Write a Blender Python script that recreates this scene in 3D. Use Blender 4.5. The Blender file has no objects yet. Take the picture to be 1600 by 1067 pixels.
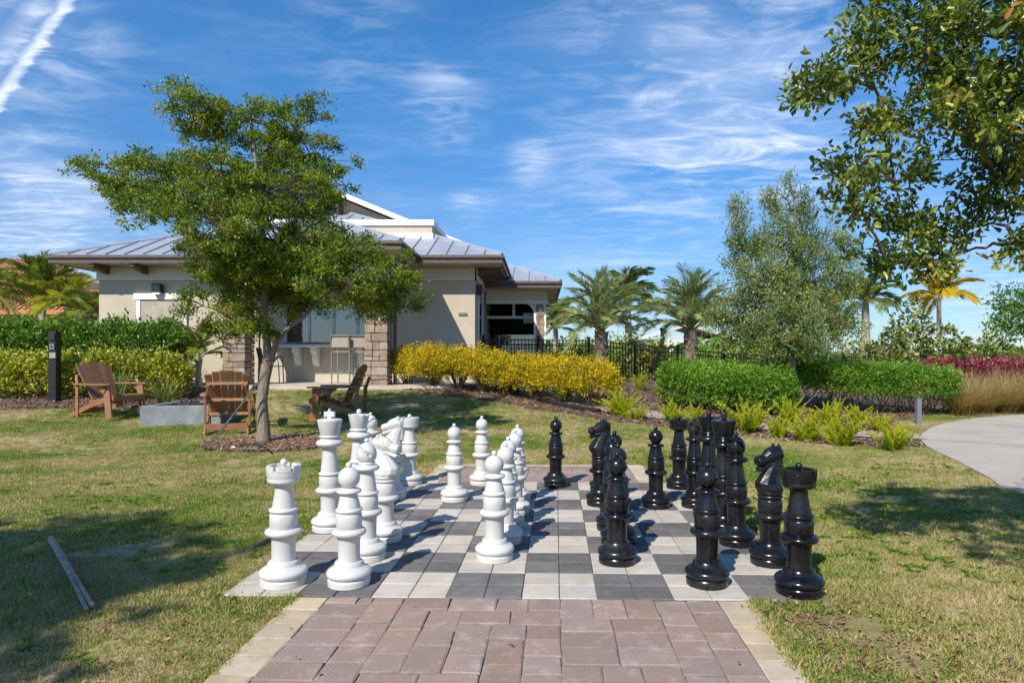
import bpy, bmesh, math, random
import numpy as np
from mathutils import Vector, Matrix

R = math.radians
rng = np.random.default_rng(7)
random.seed(7)
scn = bpy.context.scene
COL = scn.collection

# ------------------------------------------------------------------ camera
CAM_H, FOC, CX, CY = 1.31, 1024.0, 844.5, 558.0      # measured from the board's perspective (1600 px wide)
cd = bpy.data.cameras.new('camera')
cam = bpy.data.objects.new('camera', cd)
COL.objects.link(cam)
cam.location = (0, 0, CAM_H)
cam.rotation_euler = (R(90), 0, 0)
cd.sensor_width = 36.0
cd.lens = 36.0 * FOC / 1600
cd.shift_x = -(CX - 800) / 1600
cd.shift_y = (CY - 533.5) / 1600
cd.clip_start, cd.clip_end = 0.05, 4000
scn.camera = cam

# ------------------------------------------------------------------ light
SUN_EL, SUN_AZ = 42.5, 207.0                          # azimuth clockwise from +Y
sdir = Vector((math.sin(R(SUN_AZ)) * math.cos(R(SUN_EL)), math.cos(R(SUN_AZ)) * math.cos(R(SUN_EL)), math.sin(R(SUN_EL))))
sl = bpy.data.lights.new('sun', 'SUN')
sl.energy, sl.angle, sl.color = 3.0, R(0.53), (1.0, 0.93, 0.83)
sun = bpy.data.objects.new('sun', sl)
COL.objects.link(sun)
sun.rotation_euler = (-sdir).to_track_quat('-Z', 'Y').to_euler()

vs = scn.view_settings
vs.view_transform, vs.look, vs.exposure, vs.gamma = 'Standard', 'None', 0.94, 1.0
vs.use_curve_mapping = False
scn.cycles.use_denoising = True
scn.cycles.max_bounces = 4
scn.cycles.diffuse_bounces = 3
scn.cycles.glossy_bounces = 2
scn.cycles.transmission_bounces = 2
scn.cycles.sample_clamp_indirect = 4.0
scn.cycles.transparent_max_bounces = 8

def pdir(px, py):
    v = Vector(((px - CX) / FOC, 1.0, (CY - py) / FOC))
    return v.normalized()

def ramp_node(N, stops):
    r = N.new('ShaderNodeValToRGB')
    el = r.color_ramp.elements
    while len(el) < len(stops): el.new(0.5)
    for e, (p, c) in zip(el, stops):
        e.position = p
        e.color = (*c, 1)
    return r

def build_world():
    w = bpy.data.worlds.new('World')
    scn.world = w
    w.use_nodes = True
    nt = w.node_tree
    N, L = nt.nodes, nt.links
    N.clear()
    out = N.new('ShaderNodeOutputWorld')
    bg = N.new('ShaderNodeBackground')
    bg.inputs['Strength'].default_value = 0.15
    L.new(bg.outputs[0], out.inputs[0])
    sky = N.new('ShaderNodeTexSky')
    sky.sky_type = 'NISHITA'
    sky.sun_disc = False
    sky.sun_elevation, sky.sun_rotation = R(SUN_EL), R(SUN_AZ)
    sky.air_density, sky.dust_density, sky.ozone_density = 1.0, 0.15, 4.0
    hs = N.new('ShaderNodeHueSaturation')
    hs.inputs['Saturation'].default_value = 1.28
    hs.inputs['Value'].default_value = 0.60
    L.new(sky.outputs[0], hs.inputs['Color'])
    tc = N.new('ShaderNodeTexCoord')
    sep = N.new('ShaderNodeSeparateXYZ')
    L.new(tc.outputs['Generated'], sep.inputs[0])

    def math_(op, a, b=None, clamp=False):
        n = N.new('ShaderNodeMath')
        n.operation, n.use_clamp = op, clamp
        for i, v in enumerate((a, b)):
            if v is None: continue
            if isinstance(v, (int, float)): n.inputs[i].default_value = v
            else: L.new(v, n.inputs[i])
        return n.outputs[0]

    def mapr(v, a, b, c=0.0, d=1.0):
        n = N.new('ShaderNodeMapRange')
        n.interpolation_type = 'SMOOTHSTEP'
        L.new(v, n.inputs[0])
        for i, k in enumerate((a, b, c, d)): n.inputs[i + 1].default_value = k
        return n.outputs[0]
    zc = math_('MAXIMUM', sep.outputs[2], 0.03)
    zc = math_('ADD', zc, 0.05)
    comb = N.new('ShaderNodeCombineXYZ')
    L.new(math_('DIVIDE', sep.outputs[0], zc), comb.inputs[0])
    L.new(math_('DIVIDE', sep.outputs[1], zc), comb.inputs[1])

    def noise(scale, rot, loc, sc, detail=8, rough=0.6, dist=0.0):
        m = N.new('ShaderNodeMapping')
        m.inputs['Rotation'].default_value = (0, 0, R(rot))
        m.inputs['Location'].default_value = loc
        m.inputs['Scale'].default_value = scale
        L.new(comb.outputs[0], m.inputs[0])
        n = N.new('ShaderNodeTexNoise')
        n.inputs['Scale'].default_value = sc
        n.inputs['Detail'].default_value = detail
        n.inputs['Roughness'].default_value = rough
        n.inputs['Distortion'].default_value = dist
        L.new(m.outputs[0], n.inputs['Vector'])
        return n.outputs[0]
    wisp = mapr(noise((1.0, 1.5, 1), 52, (3.1, 1.7, 0), 1.7, 12, 0.60, 1.1), 0.46, 0.80)
    veil = mapr(noise((1, 1.2, 1), 40, (8.3, 4.2, 0), 0.8, 8, 0.55, 0.6), 0.40, 0.78)
    fine = mapr(noise((1, 2.2, 1), 58, (1.3, 9.2, 0), 4.0, 11, 0.62, 0.8), 0.42, 0.78)

    def blob(px, py, r0, r1):
        v = N.new('ShaderNodeVectorMath'); v.operation = 'DISTANCE'
        L.new(tc.outputs['Generated'], v.inputs[0])
        v.inputs[1].default_value = pdir(px, py)
        return mapr(v.outputs['Value'], r1, r0)
    cov = 0.20
    acc = None
    for px, py, r0, r1, k in ((1080, 60, .03, .30, 1.0), (1230, 130, .02, .2, .7), (690, 165, .0, .085, 1.3), (830, 255, .0, .05, 1.5), (1090, 245, .0, .1, .9), (1240, 255, .02, .11, 1.3),
                              (60, 350, .02, .16, 1.6), (740, 318, .0, .05, 1.1), (560, 60, .0, .14, .55), (980, 330, .02, .2, .6), (1560, 440, .0, .16, .8), (30, 30, .02, .14, 1.2)):
        b = math_('MULTIPLY', blob(px, py, r0, r1), k)
        acc = b if acc is None else math_('ADD', acc, b)
    cover = math_('ADD', acc, cov)
    tex = math_('ADD', math_('MULTIPLY', wisp, 0.62), math_('MULTIPLY', fine, 0.33))
    tex = math_('ADD', tex, math_('MULTIPLY', veil, 0.25))
    dens = math_('MULTIPLY', tex, cover)
    # pale band of thin cloud low over the horizon
    low = mapr(sep.outputs[2], 0.34, 0.0)
    dens = math_('ADD', dens, math_('MULTIPLY', low, math_('ADD', math_('MULTIPLY', veil, 0.30), 0.10)))
    # contrails
    for a, b, wd, mid, k in (((118, -5), (-5, 172), .0085, (50, 90), 1.6), ((78, -5), (-10, 118), .016, (35, 60), .55)):
        n = pdir(*a).cross(pdir(*b)).normalized()
        v = N.new('ShaderNodeVectorMath'); v.operation = 'DOT_PRODUCT'
        L.new(tc.outputs['Generated'], v.inputs[0]); v.inputs[1].default_value = n
        d = math_('ABSOLUTE', math_('ADD', v.outputs['Value'], math_('MULTIPLY', math_('SUBTRACT', fine, .5), .009)))
        line = math_('MULTIPLY', mapr(d, wd, .001), blob(mid[0], mid[1], .12, .26))
        line = math_('MULTIPLY', line, math_('ADD', math_('MULTIPLY', fine, .6), .45))
        dens = math_('ADD', dens, math_('MULTIPLY', line, k))
    dens = math_('MULTIPLY', dens, 0.82, True)
    mix = N.new('ShaderNodeMix'); mix.data_type = 'RGBA'
    L.new(dens, mix.inputs[0])
    hz = N.new('ShaderNodeMix'); hz.data_type = 'RGBA'; hz.blend_type = 'MULTIPLY'; hz.inputs[0].default_value = 1
    hr = ramp_node(N, [(0.0, (.40, .50, .62)), (.12, (.52, .62, .74)), (.4, (1, 1, 1))])
    L.new(sep.outputs[2], hr.inputs[0])
    L.new(hs.outputs[0], hz.inputs[6]); L.new(hr.outputs[0], hz.inputs[7])
    L.new(hz.outputs[2], mix.inputs[6])
    mix.inputs[7].default_value = (3.1, 3.45, 4.15, 1)
    L.new(mix.outputs[2], bg.inputs['Color'])
build_world()

# ------------------------------------------------------------------ placing
def T(x, y):
    """terrain height"""
    b = np.interp(y, [-50, 7.9, 9.5, 11, 12.5, 14, 15.2, 40], [0, 0, .075, .17, .30, .48, .645, .645])
    k = np.interp(x, [-14, -9, -7, 1.5, 4, 6.6, 9, 14], [1.35, 1.35, 1.0, 1.0, .74, .40, .25, .2])
    return np.minimum(b * k, .648)

def pt(px, py, Y):
    return Vector(((px - CX) / FOC * Y, Y, CAM_H - (py - CY) / FOC * Y))

def gnd(px, py):
    """the point of the ground that the photograph shows at a pixel"""
    Y = 6.0
    for _ in range(60):
        X = (px - CX) / FOC * Y
        Y = 0.5 * Y + 0.5 * min(60, (CAM_H - float(T(X, Y))) * FOC / max(py - CY, 4))
    X = (px - CX) / FOC * Y
    return Vector((X, Y, float(T(X, Y))))

SQ = 0.41
BO = Vector((-4.2465 * SQ, 8.7168 * SQ, 0))
BTH = R(1.334)
def bd(i, j):
    x, y = i * SQ, j * SQ
    return Vector((BO.x + x * math.cos(BTH) + y * math.sin(BTH), BO.y - x * math.sin(BTH) + y * math.cos(BTH), 0))
def inv_bd(X, Y):
    dx, dy = X - BO.x, Y - BO.y
    return (dx * math.cos(BTH) - dy * math.sin(BTH)) / SQ, (dx * math.sin(BTH) + dy * math.cos(BTH)) / SQ

# ------------------------------------------------------------------ materials
def _nt(name):
    m = bpy.data.materials.new(name)
    m.use_nodes = True
    nt = m.node_tree
    return m, nt, nt.nodes, nt.links, nt.nodes['Principled BSDF']

def mat(name, col, col2=None, scale=6, lo=.4, hi=.62, rough=.6, bump=0, bscale=60, rand=0, metal=0, spec=.5, stretch=(1, 1, 1), extra=None, detail=6, rough2=None):
    m, nt, N, L, bs = _nt(name)
    geo = N.new('ShaderNodeNewGeometry')
    mp = N.new('ShaderNodeMapping')
    mp.inputs['Scale'].default_value = stretch
    L.new(geo.outputs['Position'], mp.inputs[0])
    bs.inputs['Roughness'].default_value = rough
    bs.inputs['Metallic'].default_value = metal
    bs.inputs['Specular IOR Level'].default_value = spec
    col2 = col2 or tuple(c * .8 for c in col)
    n = N.new('ShaderNodeTexNoise')
    n.inputs['Scale'].default_value = scale
    n.inputs['Detail'].default_value = detail
    n.inputs['Roughness'].default_value = .62
    L.new(mp.outputs[0], n.inputs['Vector'])
    r = ramp_node(N, [(lo, col), (hi, col2)])
    L.new(n.outputs[0], r.inputs[0])
    c = r.outputs[0]
    if extra:                                            # (colour, scale, lo, hi, amount): stains with a shape of their own
        for ec, es, el, eh, ea in extra:
            n2 = N.new('ShaderNodeTexNoise')
            n2.inputs['Scale'].default_value = es
            n2.inputs['Detail'].default_value = 8
            n2.inputs['Roughness'].default_value = .7
            L.new(geo.outputs['Position'], n2.inputs['Vector'])
            mr = N.new('ShaderNodeMapRange')
            L.new(n2.outputs[0], mr.inputs[0])
            for i, v in enumerate((el, eh, 0, ea)): mr.inputs[i + 1].default_value = v
            mx = N.new('ShaderNodeMix'); mx.data_type = 'RGBA'
            L.new(mr.outputs[0], mx.inputs[0]); L.new(c, mx.inputs[6]); mx.inputs[7].default_value = (*ec, 1)
            c = mx.outputs[2]
    if rand:
        oi = N.new('ShaderNodeObjectInfo')
        hs = N.new('ShaderNodeHueSaturation')
        mr = N.new('ShaderNodeMapRange')
        L.new(oi.outputs['Random'], mr.inputs[0])
        mr.inputs[3].default_value, mr.inputs[4].default_value = 1 - rand, 1 + rand
        L.new(mr.outputs[0], hs.inputs['Value'])
        wn = N.new('ShaderNodeTexWhiteNoise'); wn.noise_dimensions = '1D'
        L.new(oi.outputs['Random'], wn.inputs['W'])
        mr2 = N.new('ShaderNodeMapRange')
        L.new(wn.outputs[0], mr2.inputs[0])
        mr2.inputs[3].default_value, mr2.inputs[4].default_value = 1 - rand * 1.4, 1 + rand * 1.4
        L.new(mr2.outputs[0], hs.inputs['Saturation'])
        L.new(c, hs.inputs['Color'])
        c = hs.outputs[0]
    L.new(c, bs.inputs['Base Color'])
    if rough2 is not None:
        mr = N.new('ShaderNodeMapRange')
        L.new(n.outputs[0], mr.inputs[0])
        for i, v in enumerate((.35, .7, rough, rough2)): mr.inputs[i + 1].default_value = v
        L.new(mr.outputs[0], bs.inputs['Roughness'])
    if bump:
        nb = N.new('ShaderNodeTexNoise')
        nb.inputs['Scale'].default_value = bscale
        nb.inputs['Detail'].default_value = 8
        L.new(mp.outputs[0], nb.inputs['Vector'])
        b = N.new('ShaderNodeBump')
        b.inputs['Strength'].default_value = bump
        b.inputs['Distance'].default_value = .02
        L.new(nb.outputs[0], b.inputs['Height'])
        L.new(b.outputs[0], bs.inputs['Normal'])
    return m

def leafmat(name, stops, trans=.35, rough=.42, spec=.4, tint=(1.25, 1.35, .7)):
    """leaves: colour from the per-leaf attribute v, light passes through"""
    m, nt, N, L, bs = _nt(name)
    at = N.new('ShaderNodeAttribute'); at.attribute_name = 'v'
    r = ramp_node(N, stops)
    L.new(at.outputs['Fac'], r.inputs[0])
    L.new(r.outputs[0], bs.inputs['Base Color'])
    bs.inputs['Roughness'].default_value = rough
    bs.inputs['Specular IOR Level'].default_value = spec
    tr = N.new('ShaderNodeBsdfTranslucent')
    mu = N.new('ShaderNodeMix'); mu.data_type = 'RGBA'; mu.blend_type = 'MULTIPLY'
    mu.inputs[0].default_value = 1
    L.new(r.outputs[0], mu.inputs[6]); mu.inputs[7].default_value = (*tint, 1)
    L.new(mu.outputs[2], tr.inputs[0])
    ms = N.new('ShaderNodeMixShader'); ms.inputs[0].default_value = trans
    L.new(bs.outputs[0], ms.inputs[1]); L.new(tr.outputs[0], ms.inputs[2])
    L.new(ms.outputs[0], N['Material Output'].inputs[0])
    return m

def lawn_material(name, blade):
    """one patch pattern (world position) shared by the soil sheet and the blades"""
    m, nt, N, L, bs = _nt(name)
    geo = N.new('ShaderNodeNewGeometry')
    n1 = N.new('ShaderNodeTexNoise'); n1.inputs['Scale'].default_value = .75; n1.inputs['Detail'].default_value = 6; n1.inputs['Roughness'].default_value = .62
    n2 = N.new('ShaderNodeTexNoise'); n2.inputs['Scale'].default_value = 5.5; n2.inputs['Detail'].default_value = 5
    fl = N.new('ShaderNodeMapping'); fl.inputs['Scale'].default_value = (.75, 1.2, 0)
    L.new(geo.outputs['Position'], fl.inputs[0])
    L.new(fl.outputs[0], n1.inputs['Vector']); L.new(fl.outputs[0], n2.inputs['Vector'])
    a = N.new('ShaderNodeMath'); a.operation = 'MULTIPLY_ADD'
    L.new(n2.outputs[0], a.inputs[0]); a.inputs[1].default_value = .34; a.inputs[2].default_value = -.17
    b = N.new('ShaderNodeMath'); b.operation = 'ADD'
    L.new(n1.outputs[0], b.inputs[0]); L.new(a.outputs[0], b.inputs[1])
    v = b.outputs[0]
    if blade:
        at = N.new('ShaderNodeAttribute'); at.attribute_name = 'v'
        c = N.new('ShaderNodeMath'); c.operation = 'MULTIPLY_ADD'
        L.new(at.outputs['Fac'], c.inputs[0]); c.inputs[1].default_value = .34; c.inputs[2].default_value = -.17
        d = N.new('ShaderNodeMath'); d.operation = 'ADD'
        L.new(v, d.inputs[0]); L.new(c.outputs[0], d.inputs[1])
        v = d.outputs[0]
        r = ramp_node(N, [(.37, (.16, .33, .03)), (.45, (.28, .37, .05)), (.51, (.46, .43, .12)), (.57, (.60, .485, .21)), (.67, (.68, .55, .31))])
    else:
        n3 = N.new('ShaderNodeTexNoise'); n3.inputs['Scale'].default_value = 90; n3.inputs['Detail'].default_value = 4
        L.new(geo.outputs['Position'], n3.inputs['Vector'])
        c = N.new('ShaderNodeMath'); c.operation = 'MULTIPLY_ADD'
        L.new(n3.outputs[0], c.inputs[0]); c.inputs[1].default_value = .5; c.inputs[2].default_value = -.25
        d = N.new('ShaderNodeMath'); d.operation = 'ADD'
        L.new(v, d.inputs[0]); L.new(c.outputs[0], d.inputs[1])
        v = d.outputs[0]
        r = ramp_node(N, [(.28, (.11, .13, .03)), (.42, (.21, .19, .07)), (.52, (.32, .26, .13)), (.60, (.41, .33, .20)), (.74, (.50, .43, .32))])
        bp = N.new('ShaderNodeBump'); bp.inputs['Strength'].default_value = .6; bp.inputs['Distance'].default_value = .012
        L.new(n3.outputs[0], bp.inputs['Height']); L.new(bp.outputs[0], bs.inputs['Normal'])
    L.new(v, r.inputs[0])
    L.new(r.outputs[0], bs.inputs['Base Color'])
    bs.inputs['Roughness'].default_value = .6 if blade else .95
    bs.inputs['Specular IOR Level'].default_value = .3 if blade else .1
    if blade:
        tr = N.new('ShaderNodeBsdfTranslucent'); L.new(r.outputs[0], tr.inputs[0])
        ms = N.new('ShaderNodeMixShader'); ms.inputs[0].default_value = .42
        L.new(bs.outputs[0], ms.inputs[1]); L.new(tr.outputs[0], ms.inputs[2])
        L.new(ms.outputs[0], N['Material Output'].inputs[0])
    return m

M = {}
M['lawn'] = lawn_material('lawn_soil', False)
M['blade'] = lawn_material('grass_blade', True)
M['white'] = mat('white_plastic', (.59, .58, .555), (.51, .50, .475), 5, .5, .78, .36, .05, 18, extra=[((.34, .29, .22), 22, .62, .78, .45), ((.40, .36, .30), 4, .58, .75, .3)], rough2=.5)
M['black'] = mat('black_plastic', (.006, .006, .0075), (.012, .012, .014), 7, .4, .7, .17, .04, 22, extra=[((.12, .11, .10), 26, .60, .78, .4), ((.07, .065, .06), 5, .5, .75, .35)], rough2=.32)
M['tile_light'] = mat('pale_concrete_paver', (.53, .485, .415), (.43, .39, .33), 5, .35, .7, .85, .25, 130, spec=.2, rand=.09, extra=[((.27, .24, .20), 9, .55, .76, .6), ((.2, .18, .15), 60, .65, .72, .65), ((.33, .29, .23), 1.7, .55, .75, .5)])
M['tile_dark'] = mat('charcoal_concrete_paver', (.13, .125, .12), (.185, .175, .165), 6, .35, .7, .85, .25, 130, spec=.2, rand=.16, extra=[((.30, .285, .265), 9, .54, .78, .55), ((.07, .065, .06), 3, .58, .75, .5)])
M['joint'] = mat('joint_sand', (.18, .15, .12), (.10, .085, .07), 40, rough=.95)
M['brick'] = mat('tumbled_clay_paver', (.33, .235, .192), (.28, .218, .186), 7, .35, .65, .9, .3, 110, spec=.15, rand=.12, extra=[((.50, .43, .39), 9, .52, .72, .6), ((.16, .12, .10), 30, .60, .72, .5), ((.5, .3, .1), 3.3, .70, .76, .5)])
M['cream'] = mat('cream_paver', (.54, .44, .31), (.44, .355, .25), 8, .35, .65, .9, .22, 110, rand=.12, extra=[((.30, .22, .15), 14, .58, .75, .55)])
M['concrete'] = mat('path_concrete', (.47, .42, .35), (.40, .355, .295), 1.4, .35, .65, .9, .2, 150, spec=.15, extra=[((.30, .27, .23), 5, .55, .78, .45), ((.26, .22, .18), .9, .52, .7, .35), ((.2, .17, .14), 60, .66, .72, .5)])
M['slab'] = mat('patio_concrete', (.52, .46, .39), (.44, .39, .33), 3, rough=.85)
M['stucco'] = mat('beige_stucco', (.56, .49, .375), (.51, .445, .34), 1.5, rough=.9, bump=.6, bscale=70, extra=[((.40, .35, .27), 2.2, .56, .78, .35)])
M['stucco_pale'] = mat('pale_frieze_paint', (.70, .66, .57), (.66, .62, .54), 2, rough=.8)
M['trim'] = mat('white_trim_paint', (.80, .78, .73), (.75, .73, .68), 3, rough=.55)
M['soffit'] = mat('soffit_board', (.60, .53, .42), (.54, .47, .37), 4, rough=.8)
M['fascia'] = mat('brown_fascia', (.135, .095, .075), (.11, .078, .062), 6, rough=.45)
M['roof'] = mat('galvanised_roof', (.50, .53, .57), (.42, .45, .49), 1.3, .35, .65, .42, 0, metal=.45, rough2=.55)
M['clay'] = mat('terracotta_tile', (.50, .25, .14), (.40, .19, .11), 6, rough=.8, rand=.1)
M['stone'] = mat('ledge_stone', (.36, .275, .20), (.26, .20, .155), 9, .35, .65, .9, .8, 45, rand=.24, extra=[((.52, .42, .31), 5, .52, .72, .6), ((.14, .12, .11), 12, .60, .75, .6)])
M['mortar'] = mat('mortar', (.17, .14, .11), None, 20, rough=.95)
M['wood'] = mat('brown_composite_plank', (.31, .155, .072), (.235, .115, .053), 9, .35, .7, .5, .25, 60, rand=.1, stretch=(1, 1, 1))
M['bark'] = mat('grey_bark', (.30, .235, .17), (.20, .15, .105), 9, .35, .65, .9, 1.0, 26, stretch=(1, 1, .35), extra=[((.40, .36, .30), 12, .55, .75, .7)])
M['bark_dark'] = mat('dark_bark', (.10, .075, .055), (.16, .12, .09), 12, rough=.9, bump=.8, bscale=30)
M['palm_bark'] = mat('palm_bark', (.28, .22, .16), (.17, .13, .10), 14, rough=.9, bump=.8, bscale=30, stretch=(1, 1, 3))
M['palm_grey'] = mat('smooth_palm_trunk', (.42, .38, .32), (.33, .29, .24), 8, rough=.85, stretch=(1, 1, 4))
M['firepit'] = mat('grey_cast_concrete', (.22, .245, .265), (.17, .19, .21), 5, rough=.75, bump=.15, extra=[((.34, .36, .37), 3.5, .5, .72, .6), ((.10, .11, .12), 9, .6, .75, .5)])
M['lava'] = mat('lava_rock', (.035, .032, .03), (.07, .06, .055), 30, rough=.9, bump=.6)
M['mulch_bed'] = mat('mulch_bed', (.125, .082, .058), (.072, .048, .036), 26, .35, .65, .95, 1.0, 40)
M['mulch'] = mat('mulch_chip', (.27, .17, .115), (.15, .095, .068), 20, rough=.9, rand=.5)
M['pinkish'] = mat('mulch_path', (.40, .33, .27), (.33, .26, .21), 9, rough=.95)
M['black_metal'] = mat('black_powder_coat', (.014, .014, .015), (.02, .02, .02), 10, rough=.4)
M['grey_metal'] = mat('grey_post_paint', (.19, .20, .22), None, 10, rough=.45)
M['alu'] = mat('brushed_aluminium', (.34, .34, .34), None, 10, rough=.35, metal=.7)
M['sling'] = mat('taupe_sling', (.36, .32, .26), (.31, .27, .22), 30, rough=.8)
M['rubber'] = mat('black_rubber', (.018, .018, .018), None, 10, rough=.6)
M['strap'] = mat('olive_webbing', (.075, .078, .058), (.045, .048, .038), 40, rough=.85)
M['bamboo'] = mat('weathered_split_tube', (.46, .36, .25), (.30, .23, .16), 16, rough=.85, stretch=(1, 1, 1))
M['glass'] = None
def glass_mat():
    m, nt, N, L, bs = _nt('window_glass')
    bs.inputs['Base Color'].default_value = (.03, .035, .04, 1)
    bs.inputs['Roughness'].default_value = .03
    bs.inputs['Specular IOR Level'].default_value = 1.0
    bs.inputs['IOR'].default_value = 1.9
    return m
M['glass'] = glass_mat()
M['blind'] = mat('roller_blind', (.46, .40, .33), None, 5, rough=.85)
M['frame_blue'] = mat('window_frame_paint', (.62, .68, .76), None, 5, rough=.5)
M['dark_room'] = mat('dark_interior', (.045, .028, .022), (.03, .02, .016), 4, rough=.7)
M['screen'] = mat('dark_screen', (.006, .006, .007), None, 4, rough=.5, spec=.1)
M['fallen'] = leafmat('fallen_leaf', [(0, (.16, .07, .03)), (.5, (.30, .15, .07)), (1, (.42, .28, .15))], .15)

M['olive_leaf'] = leafmat('olive_tree_leaf', [(0, (.035, .08, .010)), (.35, (.12, .19, .022)), (.65, (.26, .33, .04)), (.92, (.46, .42, .045)), (1, (.48, .28, .05))], .42, .4)
M['near_leaf'] = leafmat('broad_leaf', [(0, (.03, .065, .014)), (.4, (.095, .15, .024)), (.75, (.28, .33, .05)), (.97, (.44, .40, .06)), (1, (.40, .16, .04))], .30, .33, .5)
M['oak_leaf'] = leafmat('live_oak_leaf', [(0, (.075, .12, .03)), (.5, (.21, .275, .075)), (1, (.42, .45, .13))], .3)
M['gold_leaf'] = leafmat('golden_leaf', [(0, (.06, .14, .015)), (.28, (.19, .28, .015)), (.42, (.58, .50, .014)), (.62, (.80, .56, .014)), (.82, (.80, .44, .012)), (1, (.90, .76, .07))], .42, .5, .3, (1.15, 1.1, .7))
M['croton_leaf'] = leafmat('yellow_green_leaf', [(0, (.06, .11, .012)), (.35, (.22, .27, .02)), (.7, (.50, .47, .04)), (1, (.70, .60, .10))], .3)
M['hedge_leaf'] = leafmat('glossy_green_leaf', [(0, (.03, .09, .012)), (.5, (.11, .225, .022)), (1, (.27, .39, .05))], .3, .35)
M['bright_leaf'] = leafmat('bright_green_leaf', [(0, (.05, .135, .012)), (.5, (.155, .33, .025)), (1, (.33, .47, .06))], .4, .4)
M['fern_leaf'] = leafmat('fern_green', [(0, (.15, .25, .012)), (.5, (.42, .46, .02)), (1, (.62, .58, .05))], .4, .5, .3)
M['red_leaf'] = leafmat('burgundy_leaf', [(0, (.10, .016, .025)), (.5, (.28, .04, .065)), (1, (.46, .12, .15))], .3, .4)
M['tan_grass'] = leafmat('dry_plume_grass', [(0, (.20, .14, .04)), (.5, (.38, .26, .09)), (1, (.55, .42, .22))], .35, .7, .1)
M['strap_leaf'] = leafmat('strappy_leaf', [(0, (.06, .10, .025)), (.5, (.16, .21, .06)), (1, (.38, .40, .16))], .35)
M['grape_leaf'] = leafmat('round_sea_grape_leaf', [(0, (.06, .10, .02)), (.5, (.17, .22, .045)), (.85, (.36, .35, .06)), (1, (.50, .36, .07))], .3)
M['palm_silver'] = leafmat('silver_green_frond', [(0, (.26, .32, .14)), (.5, (.50, .57, .28)), (1, (.74, .78, .46))], .6, tint=(1.15, 1.15, .9))
M['palm_green'] = leafmat('green_frond', [(0, (.10, .16, .025)), (.5, (.25, .30, .06)), (1, (.46, .46, .10))], .4)
M['palm_yellow'] = leafmat('yellow_frond', [(0, (.42, .36, .02)), (.5, (.72, .54, .03)), (1, (.80, .56, .05))], .55, tint=(1.1, 1.05, .7))
M['palm_lime'] = leafmat('lime_frond', [(0, (.16, .20, .025)), (.5, (.36, .37, .05)), (1, (.58, .50, .07))], .45)
M['twig'] = mat('bare_twig', (.22, .16, .11), (.14, .10, .07), 20, rough=.9)

# ------------------------------------------------------------------ mesh helpers
def link(o, parent=None):
    COL.objects.link(o)
    if parent is not None: o.parent = parent
    return o

def props(o, label=None, cat=None, group=None, kind=None):
    if label: o['label'] = label
    if cat: o['category'] = cat
    if group: o['group'] = group
    if kind: o['kind'] = kind
    return o

def empty(name, loc=(0, 0, 0), rz=0.0, label=None, cat=None, group=None, kind=None):
    o = bpy.data.objects.new(name, None)
    o.empty_display_size = .2
    o.location = loc
    o.rotation_euler = (0, 0, rz)
    link(o)
    return props(o, label, cat, group, kind)

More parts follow.
